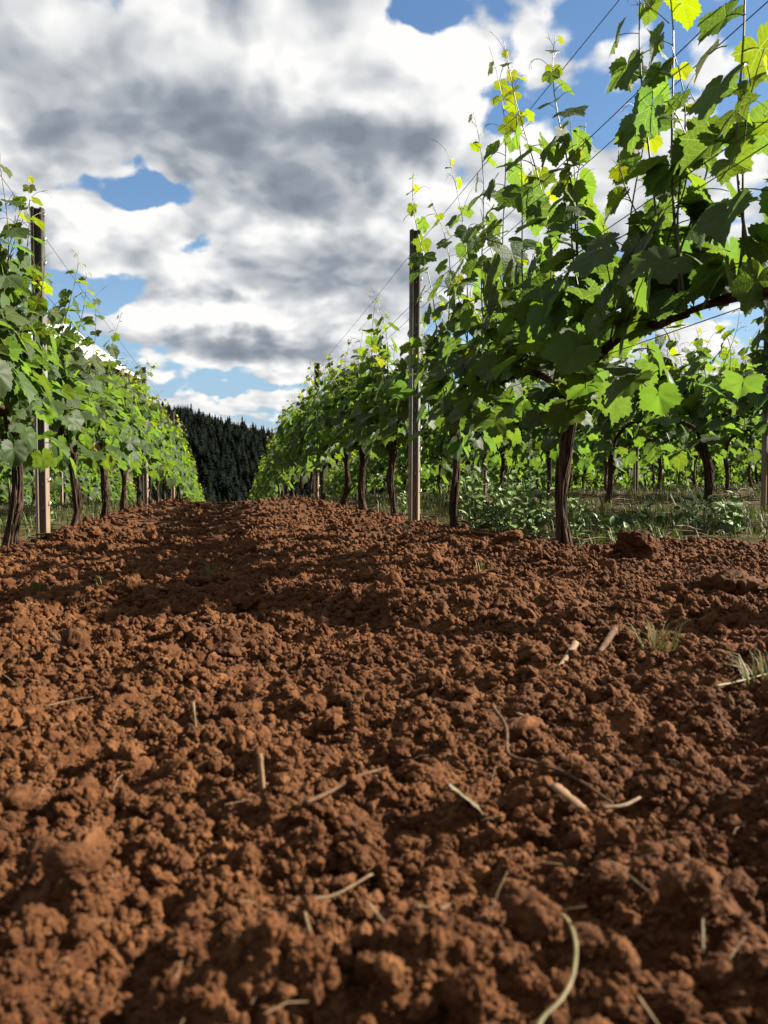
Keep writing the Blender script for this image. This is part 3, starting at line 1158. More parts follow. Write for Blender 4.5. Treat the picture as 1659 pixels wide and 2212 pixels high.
detailed_vine(L_C, 6.42, 'grape vine just beyond the post left of the lane, shaggy trunk', 12,
              trunk_kw=dict(head=0.58, lean=(0.0, 0.02), r=0.027), reach=(-1.1, 0.86), top=(1.25, 1.65), low=0.50, size=0.096, n_shoots=20,
              extra=[tall(-0.55, 1.95, 0.1, 0.0), tall(-0.1, 1.95, 0.1, 0.0), tall(0.5, 1.95, 0.1, 0.1)])
detailed_vine(L_C, 8.2, 'grape vine with a curved thick trunk, second beyond the post left of the lane', 13,
              trunk_kw=dict(head=0.56, lean=(0.0, 0.06), bend=(0.0, -0.09), r=0.031), top=(1.3, 1.7), low=0.50, size=0.096, extra=[tall(0.2, 2.0, 0.1, 0.0)])
detailed_vine(L_C, 9.85, 'grape vine with slim straight trunk, third beyond the post left of the lane', 14,
              trunk_kw=dict(head=0.56, lean=(0.0, 0.0), r=0.028), top=(1.45, 1.85), low=0.50, size=0.096)
R2 = ROW_C + ROW_GAP
detailed_vine(R2, 6.84, 'grape vine behind the weeds at the right, thick knobbly trunk in the second row', 21,
              trunk_kw=dict(head=0.56, lean=(0.0, 0.02), r=0.032), top=(1.4, 1.75), max_leaf=220, low=0.42)
detailed_vine(R2, 8.5, 'grape vine in the second row, thin trunk seen just right of the nearest trunk', 22,
              trunk_kw=dict(head=0.56, lean=(0.03, 0.03), r=0.027), top=(1.4, 1.75), max_leaf=220, low=0.42)

ORD = ['first', 'second', 'third', 'fourth', 'fifth', 'sixth', 'seventh', 'eighth', 'ninth', 'tenth']
k = 0
for c, y0, n, where, near, n_own in (
        (ROW_C, 11.6, 20, 'row right of the soil lane', 'the leaning vine', 7),
        (L_C, 11.5, 20, 'row left of the soil lane', 'the slim straight trunk', 7),
        (R2, 10.15, 14, 'second row on the right', 'the thin trunk', 5),
        (R2 + ROW_GAP, 9.1, 15, 'third row on the right', None, 5),
        (R2 + 2 * ROW_GAP, 12.6, 13, 'fourth row on the right', None, 3),
        (R2 + 3 * ROW_GAP, 16.4, 11, 'fifth row on the right', None, 0),
        (R2 + 4 * ROW_GAP, 20.2, 9, 'sixth row on the right', None, 0),
        (R2 + 5 * ROW_GAP, 24.0, 8, 'seventh row on the right', None, 0),
        (L_C - ROW_GAP, 12.8, 14, 'second row on the left', None, 4),
        (L_C - 2 * ROW_GAP, 21.5, 9, 'third row on the left', None, 0)):
    for i in range(n):
        y = y0 + 1.65 * i
        if i < n_own:
            lab = 'grape vine, %s beyond %s in the %s' % (ORD[i], near, where) if near else 'grape vine, %s from the front in the %s, behind nearer foliage' % (ORD[i], where)
        else:
            lab = 'grape vine far along the %s, one of many small alike' % where
        plain_vine(c, y, lab, 'vines of the ' + where, k, MID if y < 15 else FAR)
        k += 1
# the vines of the second row that stand just outside the picture and reach into it
plain_vine(R2, 5.2, 'grape vine at the right edge in the second row, showing only leafy shoots', None, 3, MID)

# ------------------------------------------------------------------ posts and wires
def post_material():
    m, t, b = new_mat('weathered_post')
    tc = t.node('ShaderNodeTexCoord')
    mp = t.node('ShaderNodeMapping')
    t.put(mp.inputs[0], tc.outputs['Object'])
    mp.inputs[3].default_value = (1, 1, 0.12)
    n = t.noise(mp.outputs[0], 70, 5, 0.6)
    n2 = t.noise(tc.outputs['Object'], 6, 4, 0.6)
    sp = t.node('ShaderNodeSeparateXYZ')
    t.put(sp.inputs[0], tc.outputs['Object'])
    c = t.ramp(n, [(0.32, (0.055, 0.050, 0.041)), (0.66, (0.135, 0.128, 0.110))])
    # soil-stained and rusty towards the foot
    foot = t.smooth(t.math('ADD', sp.outputs[2], t.math('MULTIPLY', n2, 0.35)), 0.35, 0.95, 0.75, 0.0)
    c = t.mix(foot, c, (0.140, 0.082, 0.037))
    c = t.mix(t.smooth(n2, 0.56, 0.74, 0, 0.5), c, (0.070, 0.040, 0.024))
    t.put(b.inputs['Base Color'], c)
    b.inputs['Roughness'].default_value = 0.6
    b.inputs['Metallic'].default_value = 0.0
    bp = t.node('ShaderNodeBump')
    bp.inputs['Strength'].default_value = 0.35
    bp.inputs['Distance'].default_value = 0.001
    t.put(bp.inputs['Height'], n)
    t.put(b.inputs['Normal'], bp.outputs[0])
    return m


M_POST = post_material()
M_HOOK = simple_mat('bright_metal', (0.30, 0.29, 0.27), (0.45, 0.44, 0.41), 60, 0.35, 0.5, metallic=0.7)
M_WIRE = simple_mat('dull_wire', (0.045, 0.045, 0.045), (0.09, 0.09, 0.088), 40, 0.5, 0.4, metallic=0.6)


def channel_mesh(h):
    """folded steel trellis post: a channel open to the lane, with rolled flanges"""
    prof = [(-0.040, 0.020), (-0.031, -0.014), (-0.021, -0.016), (-0.015, 0.012), (-0.010, 0.014), (0.008, 0.014), (0.012, 0.012), (0.016, -0.016), (0.022, -0.014), (0.040, 0.018)]
    th = 0.0022
    p = np.array(prof)
    # thicken the profile
    d = np.gradient(p, axis=0)
    nrm = np.stack([-d[:, 1], d[:, 0]], -1)
    nrm /= np.linalg.norm(nrm, axis=1)[:, None]
    ring = np.concatenate([p + nrm * th / 2, (p - nrm * th / 2)[::-1]])
    m = len(ring)
    zs = [-0.35, h * 0.5, h]
    v = np.concatenate([np.column_stack([ring, np.full(m, z)]) for z in zs])
    j = np.arange(m)
    f = []
    for k in range(len(zs) - 1):
        f.append(np.stack([k * m + j, k * m + (j + 1) % m, (k + 1) * m + (j + 1) % m, (k + 1) * m + j], -1))
    nn = len(p)
    jj = np.arange(nn - 1)
    base = (len(zs) - 1) * m
    f.append(np.stack([base + jj, base + jj + 1, base + m - 2 - jj, base + m - 1 - jj], -1)[:, ::-1])
    return make_mesh('post_channel', v, f, M_POST, smooth=False)


CHANNEL = channel_mesh(2.0)
_hk = Soup()
_hk.add(*tube([(0, 0, 0), (0.003, -0.010, 0.004), (0.005, -0.013, 0.018), (0.004, -0.010, 0.030)], [0.0030, 0.0040, 0.0036, 0.0020], 5))
HOOK = _hk.mesh('wire_hook', M_HOOK)
_tw = Soup()
a_ = np.linspace(0, 4 * math.pi, 40)
_tw.add(*tube(np.stack([0.040 * np.cos(a_), 0.024 * np.sin(a_), 0.004 * a_ / 6.28], -1), 0.0016, 5))
WRAP = _tw.mesh('wire_wrap', M_HOOK)


def trellis_post(c, y, label, group=None, detail=True, lean=0.0, yaw=0.0, off=0.0):
    x = row_x(c, y)
    e = bpy.data.objects.new('trellis_post', None)
    COL.objects.link(e)
    e.location = (x + off, y, float(G(y, x)))
    e.rotation_euler = (lean * 0.6, lean, ROW_YAW + yaw)
    tag(e, label, 'post', group)
    link('channel', CHANNEL, e)
    if detail:
        for i in range(13):
            z = 0.18 + i * 0.145
            link('hook', HOOK, e, (-0.001, 0.012, z))
            link('hook', HOOK, e, (0.032, 0.003, z + 0.03), (0, 0, R(65)))
        link('wire_wrap', WRAP, e, (0, -0.002, 1.90))
    return e


trellis_post(ROW_C, 5.9, 'tall weathered metal post standing clear of the leaves right of the soil lane', lean=0.004, off=-0.03)
trellis_post(L_C, 5.2, 'tall weathered metal post beside the leftmost trunk, its foot in red soil', lean=-0.006, yaw=0.1, off=0.035)
trellis_post(R2, 6.02, 'tan metal post at the right edge of the picture in the second row', lean=0.004)
trellis_post(ROW_C, 12.5, 'metal post halfway down the row right of the lane, top showing above the leaves', lean=0.01)
trellis_post(ROW_C, 19.1, 'metal post far down the row right of the lane, only its foot showing', detail=False)
trellis_post(L_C, 12.4, 'metal post halfway down the row left of the lane among the trunks', lean=-0.01)
trellis_post(L_C, 19.0, 'metal post far down the row left of the lane, almost hidden by leaves', detail=False)
trellis_post(R2, 12.6, 'slim metal post in the second row seen between the two nearest trunks', lean=0.012)
trellis_post(R2 + ROW_GAP, 13.1, 'slim pale post in the third row seen right of the nearest trunk', lean=0.0)
trellis_post(R2 + 2 * ROW_GAP, 19.7, 'slim distant post in the fourth row among far trunks', detail=False)
trellis_post(L_C - ROW_GAP, 19.0, 'distant post in the second row on the left, glimpsed under the leaves', detail=False)


def wire(c, dx, h, y0, y1, label, group):
    ys = np.concatenate([[y0], np.arange(5.9, y1, 6.6), [y1]])
    pts = []
    for a, b in zip(ys[:-1], ys[1:]):
        for t in np.linspace(0, 1, 8)[:-1]:
            y = a + (b - a) * t
            z = (1 - t) * float(G(a, row_x(c, a))) + t * float(G(b, row_x(c, b))) + h - 0.02 * math.sin(math.pi * t) * (b - a) / 6.6
            pts.append((row_x(c, y) + dx, y, z))
    pts.append((row_x(c, y1) + dx, y1, float(G(y1, row_x(c, y1))) + h))
    o = link('trellis_wire', Soup().add(*tube(pts, 0.0017, 5)).mesh('trellis_wire', M_WIRE))
    return tag(o, label, 'wire', group)


for c, nm, y0 in ((ROW_C, 'right of the lane', 0.6), (L_C, 'left of the lane', 2.2)):
    wire(c, 0.0, 1.91, y0, 45, 'topmost thin trellis wire strung between post tops of the row ' + nm, None)
    for hh, word in ((1.50, 'upper'), (1.14, 'middle')):
        for dx in (-0.045, 0.045):
            side = 'lane side' if (dx < 0) == (c > 0) else 'far side'
            wire(c, dx, hh, y0, 45, '%s trellis wire on the %s of the row %s' % (word, side, nm), 'paired wires of the row %s' % nm)
    wire(c, 0.0, 0.735, y0, 45, 'low trellis wire carrying the vine arms of the row ' + nm, None)
wire(R2, 0.0, 1.91, 4.5, 30, 'top trellis wire of the second row on the right', None)

# ------------------------------------------------------------------ grass and litter between the rows
def grass_material():
    m, t, b = new_mat('dry_grass')
    a = t.node('ShaderNodeAttribute', attribute_name='rnd')
    c = t.ramp(a.outputs['Fac'], [(0.0, (0.036, 0.056, 0.010)), (0.5, (0.068, 0.086, 0.016)), (0.8, (0.095, 0.078, 0.025)), (1.0, (0.16, 0.11, 0.048))])
    t.put(b.inputs['Base Color'], c)
    b.inputs['Roughness'].default_value = 0.6
    b.inputs['Specular IOR Level'].default_value = 0.25
    tr = t.node('ShaderNodeBsdfTranslucent')
    t.put(tr.inputs[0], c)
    mx = t.node('ShaderNodeMixShader')
    mx.inputs[0].default_value = 0.3
    t.l.new(b.outputs[0], mx.inputs[1])
    t.l.new(tr.outputs[0], mx.inputs[2])
    t.l.new(mx.outputs[0], m.node_tree.nodes['Material Output'].inputs[0])
    return m


M_GRASS = grass_material()
M_STRAW = simple_mat('dry_straw', (0.062, 0.036, 0.016), (0.140, 0.092, 0.043), 60, 0.7, 0.25, stretch=(1, 1, 1))
M_PALE = simple_mat('bleached_wood', (0.090, 0.047, 0.022), (0.155, 0.094, 0.047), 160, 0.8, 0.2, stretch=(1, 0.2, 0.2), bump=0.4)
M_TWIG = simple_mat('brown_twig', (0.036, 0.018, 0.009), (0.085, 0.045, 0.022), 120, 0.85, 0.15, bump=0.5)
M_RIBBON = simple_mat('dry_grass_blade', (0.080, 0.064, 0.022), (0.130, 0.106, 0.045), 90, 0.6, 0.25)
M_WEED = simple_mat('weed_leaf', (0.058, 0.104, 0.022), (0.105, 0.155, 0.038), 20, 0.5, 0.35)
M_STONE = simple_mat('tan_stone', (0.095, 0.050, 0.022), (0.150, 0.082, 0.038), 60, 0.9, 0.15, bump=0.6)


def blades(x, y, z, h, lean, az, wid, rnd):
    """many bent blades at once: 5 vertices each"""
    n = len(x)
    d = np.stack([np.cos(az), np.sin(az)], -1)
    s = np.stack([-d[:, 1], d[:, 0]], -1) * wid[:, None]
    base = np.stack([x, y], -1)
    V = np.zeros((n, 5, 3))
    V[:, 0, :2], V[:, 1, :2] = base - s, base + s
    mid = base + d * (lean * h * 0.35)[:, None]
    V[:, 2, :2], V[:, 3, :2] = mid - s * 0.8, mid + s * 0.8
    V[:, 4, :2] = base + d * (lean * h)[:, None]
    V[:, 0:2, 2] = (z - 0.006)[:, None]
    V[:, 2:4, 2] = (z + 0.6 * h)[:, None]
    V[:, 4, 2] = z + h * (1 - 0.25 * lean)
    o = np.arange(n)[:, None] * 5
    q = np.concatenate([o + 0, o + 1, o + 3, o + 2], 1)
    t = np.concatenate([o + 2, o + 3, o + 4], 1)
    return V.reshape(-1, 3), [q, t], np.repeat(rnd, 5)


def build_grass():
    rg = np.random.default_rng(5)
    n = 150000
    y = np.exp(rg.uniform(math.log(3.4), math.log(32), n))
    x = rg.uniform(-0.62, 0.62, n) * y
    c = x + TAN * y
    patch = perlin(x * 1.1, y * 1.1, 71) + 0.6 * perlin(x * 3.7, y * 3.7, 72)
    under = np.exp(-(((c - ROW_C + 0.5 * ROW_GAP) % ROW_GAP - 0.5 * ROW_GAP) / 0.35) ** 2)    # thinner right under the vines
    keep = (rg.random(n) < (0.20 + 0.85 * patch) * (1 - 0.5 * under)) & (rg.random(n) > tilled(x, y) * 1.4)
    x, y, patch = x[keep], y[keep], patch[keep]
    n = len(x)
    h = rg.uniform(0.025, 0.085, n) * (1 + 0.6 * np.clip(patch, 0, 1)) * (1 + 1.2 * (rg.random(n) < 0.04))
    V, F, r = blades(x, y, G(y, x), h, rg.uniform(0.1, 1.3, n), rg.uniform(0, 6.28, n), rg.uniform(0.0012, 0.0028, n) * (1 + 0.10 * y), np.clip(rg.normal(0.36, 0.22, n) - 0.25 * patch, 0, 1))
    o = link('grass', make_mesh('grass', V, F, M_GRASS, False, {'rnd': r}))
    tag(o, 'short patchy green grass on the strips between the vine rows', 'grass', kind='stuff')
    # dry straw and prunings
    s = Soup()
    n = 2600
    y = np.exp(rg.uniform(math.log(3.3), math.log(20), n))
    x = rg.uniform(-0.6, 0.6, n) * y
    keep = rg.random(n) > tilled(x, y) * 1.1
    for px, py in zip(x[keep], y[keep]):
        l, a = rg.uniform(0.03, 0.20), rg.uniform(0, 6.28)
        z = float(G(py, px)) + rg.uniform(0.004, 0.03)
        e = np.array([math.cos(a), math.sin(a), rg.normal(0, 0.12)]) * l
        p = np.array([px, py, z])
        s.add(*tube([p, p + e * 0.5 + (0, 0, 0.008), p + e], 0.0011 + 0.00022 * py, 3, False))
    n = 230
    y = np.exp(rg.uniform(math.log(0.4), math.log(7), n))
    x = rg.uniform(-0.55, 0.55, n) * y
    z = soil_z(x, y, 0.006 * y)
    for px, py, pz in zip(x, y, z):
        l, a = rg.uniform(0.008, 0.05) * (0.5 + 0.2 * py), rg.uniform(0, 6.28)
        e = np.array([math.cos(a), math.sin(a), rg.normal(0, 0.35)]) * l
        p = np.array([px, py, pz + 0.008 + 0.004 * rg.random()])
        s.add(*tube([p, p + e * 0.5 + (0, 0, l * rg.uniform(0, 0.15)), p + e], 0.00035 + 0.00028 * py * rg.random(), 3, False))
    tag(link('straw_litter', s.mesh('straw_litter', M_STRAW)), 'scattered dry straw and small prunings on the ground', 'straw', kind='stuff')


build_grass()


# ------------------------------------------------------------------ weeds
def weed_leaf_mesh(seed):
    rg = np.random.default_rng(seed)
    n = 7
    t = np.linspace(0, 1, n)
    w = 0.26 * np.sin(np.pi * t ** 0.75) ** 0.9 + 0.004
    droop = rg.uniform(0.1, 0.7)
    z = 0.25 * t - droop * t * t
    v = np.concatenate([np.stack([t, -w, z + 0.08 * w / 0.26], -1), np.stack([t, 0 * t, z], -1), np.stack([t, w, z + 0.08 * w / 0.26], -1)])
    i = np.arange(n - 1)
    f = np.concatenate([np.stack([i, i + 1, n + i + 1, n + i], -1), np.stack([n + i, n + i + 1, 2 * n + i + 1, 2 * n + i], -1)])
    return make_mesh('weed_leaf', v, f, M_WEED)


WEED_LEAF = [weed_leaf_mesh(i) for i in range(5)]


def weed(x, y, h, n_stem, spread, label, seed, size=0.064, group='weeds under the vines'):
    rg = np.random.default_rng(seed)
    e = bpy.data.objects.new('weed_plant', None)
    COL.objects.link(e)
    e.location = (x, y, max(gz(x, y) - 0.01, float(G(y, x))))
    tag(e, label, 'weed', group)
    for k in range(n_stem):
        a = rg.uniform(0, 6.28)
        r = spread * rg.random() ** 0.6
        hh = h * rg.uniform(0.55, 1.1)
        hh *= 1.3
        p = spline([(0.3 * r * math.cos(a), 0.3 * r * math.sin(a), -0.01), (0.7 * r * math.cos(a), 0.7 * r * math.sin(a), hh * 0.55), (r * math.cos(a), r * math.sin(a), hh)], 7)
        st = link('stem', Soup().add(*tube(p, np.linspace(0.0028, 0.0012, 7), 4)).mesh('weed_stem', M_WEED), e)
        m = max(5, int(hh / 0.018))
        for j in range(m):
            q = 0.15 + 0.85 * j / (m - 1)
            pos = [np.interp(q, np.linspace(0, 1, 7), p[:, i]) for i in range(3)]
            o = bpy.data.objects.new('leaf', WEED_LEAF[int(rg.integers(0, 5))])
            o.parent = st
            s = size * rg.uniform(0.8, 1.4) * (1 - 0.45 * q)
            o.matrix_basis = Matrix.LocRotScale(Vector(pos), Euler((rg.normal(0, 0.3), -rg.uniform(0.1, 0.9), j * 2.4 + rg.normal(0, 0.4)), 'XYZ'), Vector((s, s, s)))
            COL.objects.link(o)
    return e


weed(0.50, 4.45, 0.24, 8, 0.16, 'leafy green weed clump right of the post, left end of the weed bed', 301)
weed(0.62, 4.30, 0.22, 7, 0.15, 'low green weed at the front of the bed before the second trunk', 302)
weed(0.76, 4.42, 0.25, 9, 0.17, 'bushy green weed in the middle of the bed beside the nearest trunk', 303)
weed(0.64, 4.75, 0.26, 8, 0.17, 'tall green weed at the back of the bed between the two nearest trunks', 304)
weed(0.66, 4.02, 0.16, 8, 0.14, 'low pale-leaved weed hugging the soil just left of the nearest trunk', 305)
weed(0.88, 4.0, 0.17, 5, 0.09, 'small weed with narrow leaves touching the nearest trunk from the right', 306)
weed(1.30, 4.25, 0.11, 5, 0.13, 'small weed right of the big wedge-shaped clod', 307)
weed(1.55, 4.30, 0.14, 6, 0.14, 'green weed among grass, left of the pair at the right edge', 308)
weed(1.62, 3.95, 0.13, 6, 0.11, 'green weed nearest the right edge of the picture', 309)
weed(1.10, 4.05, 0.08, 4, 0.10, 'tiny weed between the nearest trunk and the wedge-shaped clod', 310)
weed(-2.22, 5.6, 0.16, 5, 0.08, 'single upright weed between leftmost trunk and its neighbouring post', 311)
weed(-1.86, 4.55, 0.06, 3, 0.05, 'tiny yellow-green seedling at the foot of the leftmost trunk', 312, 0.035)
weed(0.18, 6.6, 0.15, 4, 0.08, 'sprawling yellow-green weed at the foot of the vine behind the post', 313, 0.045)
weed(0.12, 4.9, 0.05, 2, 0.04, 'tiny seedling alone on the bare soil of the lane', 314, 0.04)


def tuft(x, y, h, n, label, seed, dry=0.5, spread=0.03):
    rg = np.random.default_rng(seed)
    az = rg.uniform(0, 6.28, n)
    r = spread * rg.random(n)
    V, F, rr = blades(r * np.cos(az), r * np.sin(az), np.zeros(n), h * rg.uniform(0.5, 1.1, n), rg.uniform(0.3, 1.5, n), az + rg.normal(0, 0.5, n), rg.uniform(0.0008, 0.0016, n), np.clip(rg.normal(dry, 0.18, n), 0, 1))
    o = link('grass_tuft', make_mesh('grass_tuft', V, F, M_GRASS, False, {'rnd': rr}), None, (x, y, gz(x, y)))
    return tag(o, label, 'grass tuft', 'grass tufts on the bare soil')


tuft(0.444, 1.39, 0.06, 46, 'dry wiry tuft beside the two short sticks on the soil', 401, 0.8, 0.035)
tuft(0.485, 1.07, 0.055, 60, 'grey-green grass tuft at the right edge of the bare soil', 402, 0.65, 0.05)
tuft(-0.743, 2.29, 0.06, 26, 'small green tuft in the shadow band, left of two', 403, 0.3)
tuft(-0.523, 2.6, 0.07, 26, 'small green tuft in the shadow band, right of two', 404, 0.25)
tuft(-0.79, 1.92, 0.05, 18, 'thin green tuft at the left edge behind the low soil ridge', 405, 0.3)
tuft(0.32, 2.75, 0.05, 16, 'thin grassy tuft in shade in the middle of the lane', 406, 0.4)


# ------------------------------------------------------------------ sticks, straws and clods on the soil
def rest_z(x, y):
    return float(soil_z(np.array([x]), np.array([y]), 0.006 * np.array([y]))[0]) + 0.009


def stick(name, pts, r, label, mat, cat='twig', lift=0.0, sides=7, taper=0.7, ends=None, seed=0, flat=None):
    """a stick lying on the soil; pts on the ground (x, y), ends = extra height of first and last point"""
    rg = np.random.default_rng(seed + int(abs(pts[0][0]) * 1e4))
    zs = np.array([rest_z(*p) for p in pts])
    if len(pts) == 2:
        zs[:] = zs.max() if ends is None else zs
    else:
        zs = 0.45 * zs + 0.55 * zs.max()
    zs = zs + lift + r * 0.6 - 0.002
    if ends:
        zs[0] += ends[0]
        zs[-1] += ends[1]
    p = spline(np.column_stack([np.array(pts), zs]), 14 if len(pts) < 4 else 34)
    p = p + rg.normal(0, r * 0.05, p.shape)
    base = p[0].copy()
    rad = np.linspace(r, r * taper, len(p)) * (1 + 0.035 * rg.normal(size=len(p)))
    o = link(name, Soup().add(*tube(p - base, rad, sides, True, flat)).mesh(name, mat, False), None, base)
    return tag(o, label, cat)


stick('broken_cane', [(-0.108, 0.742), (-0.104, 0.735)], 0.0042, 'short broken cane stub standing upright in the foreground soil', M_PALE, ends=(0.030, -0.012), taper=1.15, sides=5, flat=0.6)
stick('broken_cane', [(0.314, 1.40), (0.262, 1.28)], 0.0062, 'pale broken cane piece lying on the soil, left of the brown one', M_PALE, ends=(0.014, 0.0))
stick('broken_cane', [(0.405, 1.50), (0.345, 1.37)], 0.0066, 'brown knotty cane piece lying on the soil, right of the pale one', M_TWIG, ends=(0.012, 0.0))
stick('straw', [(0.129, 0.912), (0.16, 0.884), (0.189, 0.856)], 0.0020, 'long flat straw lying beside the curved brown stem', M_STRAW, 'straw', flat=0.5)
stick('straw', [(0.153, 0.978), (0.174, 0.928)], 0.0022, 'short pale straw just above the long flat straw', M_STRAW, 'straw', flat=0.5)
stick('vine_prunings', [(0.126, 0.978), (0.128, 0.891), (0.121, 0.825), (0.134, 0.768), (0.158, 0.724), (0.182, 0.682)], 0.0020, 'long curved thin brown stem snaking over the soil', M_TWIG, lift=0.003)
stick('root_piece', [(0.176, 0.684), (0.195, 0.690), (0.213, 0.707)], 0.0019, 'short bent light twig at the end of the curved brown stem', M_STRAW, lift=0.004)
stick('wood_chip', [(0.141, 0.700), (0.155, 0.664)], 0.0050, 'pale freshly cut wood chip in the right foreground', M_PALE, 'wood chip', flat=0.45, taper=0.8, ends=(0.004, 0))
stick('straw', [(-0.418, 1.047), (-0.395, 1.07), (-0.37, 1.082)], 0.0017, 'thin bowed straw at the left side of the soil', M_STRAW, 'straw', flat=0.5, lift=0.002)
stick('broken_cane', [(-0.565, 1.45), (-0.49, 1.31)], 0.0042, 'dark flat strip of bark lying near the left edge on the ridge face', M_TWIG, flat=0.5)
stick('straw', [(-0.213, 0.95), (-0.205, 0.93)], 0.0016, 'little orange straw sticking up left of the middle', M_STRAW, 'straw', flat=0.5, ends=(0.026, -0.008))
stick('straw', [(-0.056, 0.528), (-0.033, 0.548), (-0.008, 0.572)], 0.0015, 'straight pale straw in the middle foreground', M_STRAW, 'straw', flat=0.5, lift=0.004)
stick('dry_grass', [(0.083, 0.506), (0.093, 0.494), (0.104, 0.486), (0.105, 0.463), (0.099, 0.44), (0.089, 0.421), (0.077, 0.409), (0.070, 0.394)], 0.00095,
      'long curved dry grass blade bending like a hook in the right foreground', M_RIBBON, 'grass blade', lift=0.007, flat=0.35, taper=1.4)
stick('straw', [(0.020, 0.507), (0.030, 0.505)], 0.0016, 'tiny pale straw bit right of the straight pale straw', M_STRAW, 'straw', flat=0.5)
stick('straw', [(0.033, 0.497), (0.039, 0.503)], 0.0016, 'tiny slanted straw bit, companion of the pale bit', M_STRAW, 'straw', flat=0.5)
stick('straw', [(0.131, 0.433), (0.134, 0.408)], 0.0008, 'very thin straw near the bottom right corner', M_STRAW, 'straw', flat=0.5, lift=0.002)
stick('dry_grass', [(0.187, 0.497), (0.180, 0.476)], 0.0011, 'short greyish blade leaning on a clod at the right', M_RIBBON, 'grass blade', ends=(0.010, 0))
stick('root_piece', [(-0.062, 0.676), (-0.045, 0.71), (-0.030, 0.732), (-0.014, 0.75), (0.002, 0.778)], 0.0018, 'branching brown root lying slanted in the middle of the soil', M_TWIG, lift=0.004)
stick('straw', [(-0.009, 0.478), (0.0, 0.456)], 0.0011, 'thin yellow straw left of a big foreground clod', M_STRAW, 'straw', flat=0.5, lift=0.002)
stick('straw', [(-0.049, 0.521), (-0.046, 0.50), (-0.041, 0.485)], 0.0011, 'thin kinked straw below the straight pale straw', M_STRAW, 'straw', flat=0.5, lift=0.002)
stick('straw', [(0.014, 1.018), (0.037, 1.016)], 0.0017, 'small white straw lying level in mid soil', M_STRAW, 'straw', flat=0.5)
stick('plant_stem', [(0.393, 1.011), (0.438, 1.047), (0.489, 1.085)], 0.0015, 'pale dry plant stem by the grass tuft at the right edge', M_RIBBON, 'stem', lift=0.004)
stick('vine_prunings', [(0.95, 3.95), (1.05, 3.92), (1.30, 3.80)], 0.0065, 'dead cane lying behind the nearest trunk towards the right', M_TWIG, lift=0.012)
stick('vine_prunings', [(0.42, 4.3), (0.58, 4.05), (0.74, 4.0)], 0.0050, 'dead cane lying in front of the weed bed', M_TWIG, lift=0.02)
stick('vine_prunings', [(0.02, 7.5), (0.25, 7.2), (0.55, 7.15)], 0.0055, 'pale dead cane lying under the row behind the post', M_STRAW, lift=0.02)
stick('vine_prunings', [(-2.05, 5.05), (-1.95, 5.0), (-1.75, 4.9)], 0.0055, 'dead straw-coloured cane lying between leftmost trunk and post', M_STRAW, lift=0.02)
stick('vine_prunings', [(-2.25, 7.1), (-2.05, 7.0), (-1.9, 7.15)], 0.0055, 'pale dead cane lying by the shaggy trunk left of the lane', M_STRAW, lift=0.03)

# a scrap of dry leaf
v, f, uv = leaf_geo(515, 16, 2)
M_DRY = simple_mat('withered_leaf', (0.060, 0.062, 0.034), (0.120, 0.090, 0.048), 9, 0.8, 0.2)
M_DEAD = simple_mat('dead_leaf', (0.120, 0.070, 0.034), (0.230, 0.150, 0.085), 9, 0.8, 0.2)
o = link('fallen_leaf', make_mesh('fallen_leaf', v, f, M_DRY), None, (0.058, 0.69, rest_z(0.071, 0.68) + 0.008), (0.25, -0.35, 0.5), (0.024, 0.024, 0.024))
tag(o, 'small withered grey-green leaf lying on the soil right of the middle', 'leaf')
v, f, uv = leaf_geo(516, 16, 2)
for px, py, pz, sc, rz, lab in ((-2.13, 6.35, 0.58, 0.05, -1.0, 'dead tan leaf hanging beside the shaggy trunk left of the lane'),
                                (-2.02, 6.40, 0.49, 0.045, -1.8, 'lower dead curled leaf hanging beside the shaggy trunk left of the lane')):
    o = link('dead_leaf', make_mesh('dead_leaf', v, f, M_DEAD), None, (px, py, pz), (0.4, 0.9, rz), (sc, sc * 0.6, sc))
    tag(o, lab, 'leaf')


def clod(x, y, s, label, seed, sz=(1, 1, 1), mat=None, sink=0.15, cat='clod', rough=1.0, name='soil_clod', rot=None):
    me = clod_mesh(name, seed, 5, rough, 0.9)
    if mat is not None:
        me.materials[0] = mat
    o = link(name, me, None, (x, y, float(soil_z(np.array([x]), np.array([y]), np.array([0.01]))[0]) + s * sz[2] * (0.5 - sink)), rot or (0.1, 0.1, seed * 1.3), (s * sz[0], s * sz[1], s * sz[2]))
    return tag(o, label, cat)


clod(0.92, 3.12, 0.145, 'large wedge-shaped clod of red soil right of the nearest trunk', 61, (1.05, 0.8, 0.85), sink=0.30, rot=(0.1, 0.5, 0.2), rough=1.05)
clod(-1.70, 4.55, 0.12, 'reddish rounded clod at the foot of the left post', 62, (0.9, 0.9, 1.0), sink=0.25)
clod(0.50, 3.45, 0.11, 'dark clod at the edge of the soil before the weed bed', 63, (1.1, 0.9, 0.8), sink=0.3)
clod(0.78, 1.95, 0.15, 'large dark clod in shade at the right edge', 64, (1.3, 0.9, 0.8), sink=0.35)
clod(-0.205, 0.555, 0.032, 'smooth rounded clod at the left foreground', 65, (1.3, 1.0, 0.85), sink=0.25, rough=0.35)
clod(0.045, 0.43, 0.034, 'tall clod with a shaded side near the bottom middle', 66, (0.8, 0.8, 1.2), sink=0.30)
clod(0.185, 0.51, 0.040, 'broad dark-sided clod in the right foreground', 67, (1.0, 0.9, 0.95), sink=0.30)
clod(0.166, 0.632, 0.020, 'small tan stone below the pale wood chip', 68, (1.1, 0.8, 0.7), M_STONE, 0.1, 'stone', 0.5, 'stone')
clod(-0.02, 0.62, 0.034, 'knobbly clod below the branching root', 69, (1.0, 0.9, 0.9), sink=0.35)
clod(0.12, 0.385, 0.030, 'crumbling clod at the bottom edge right of the middle', 70, (1.0, 0.9, 1.1), sink=0.35)
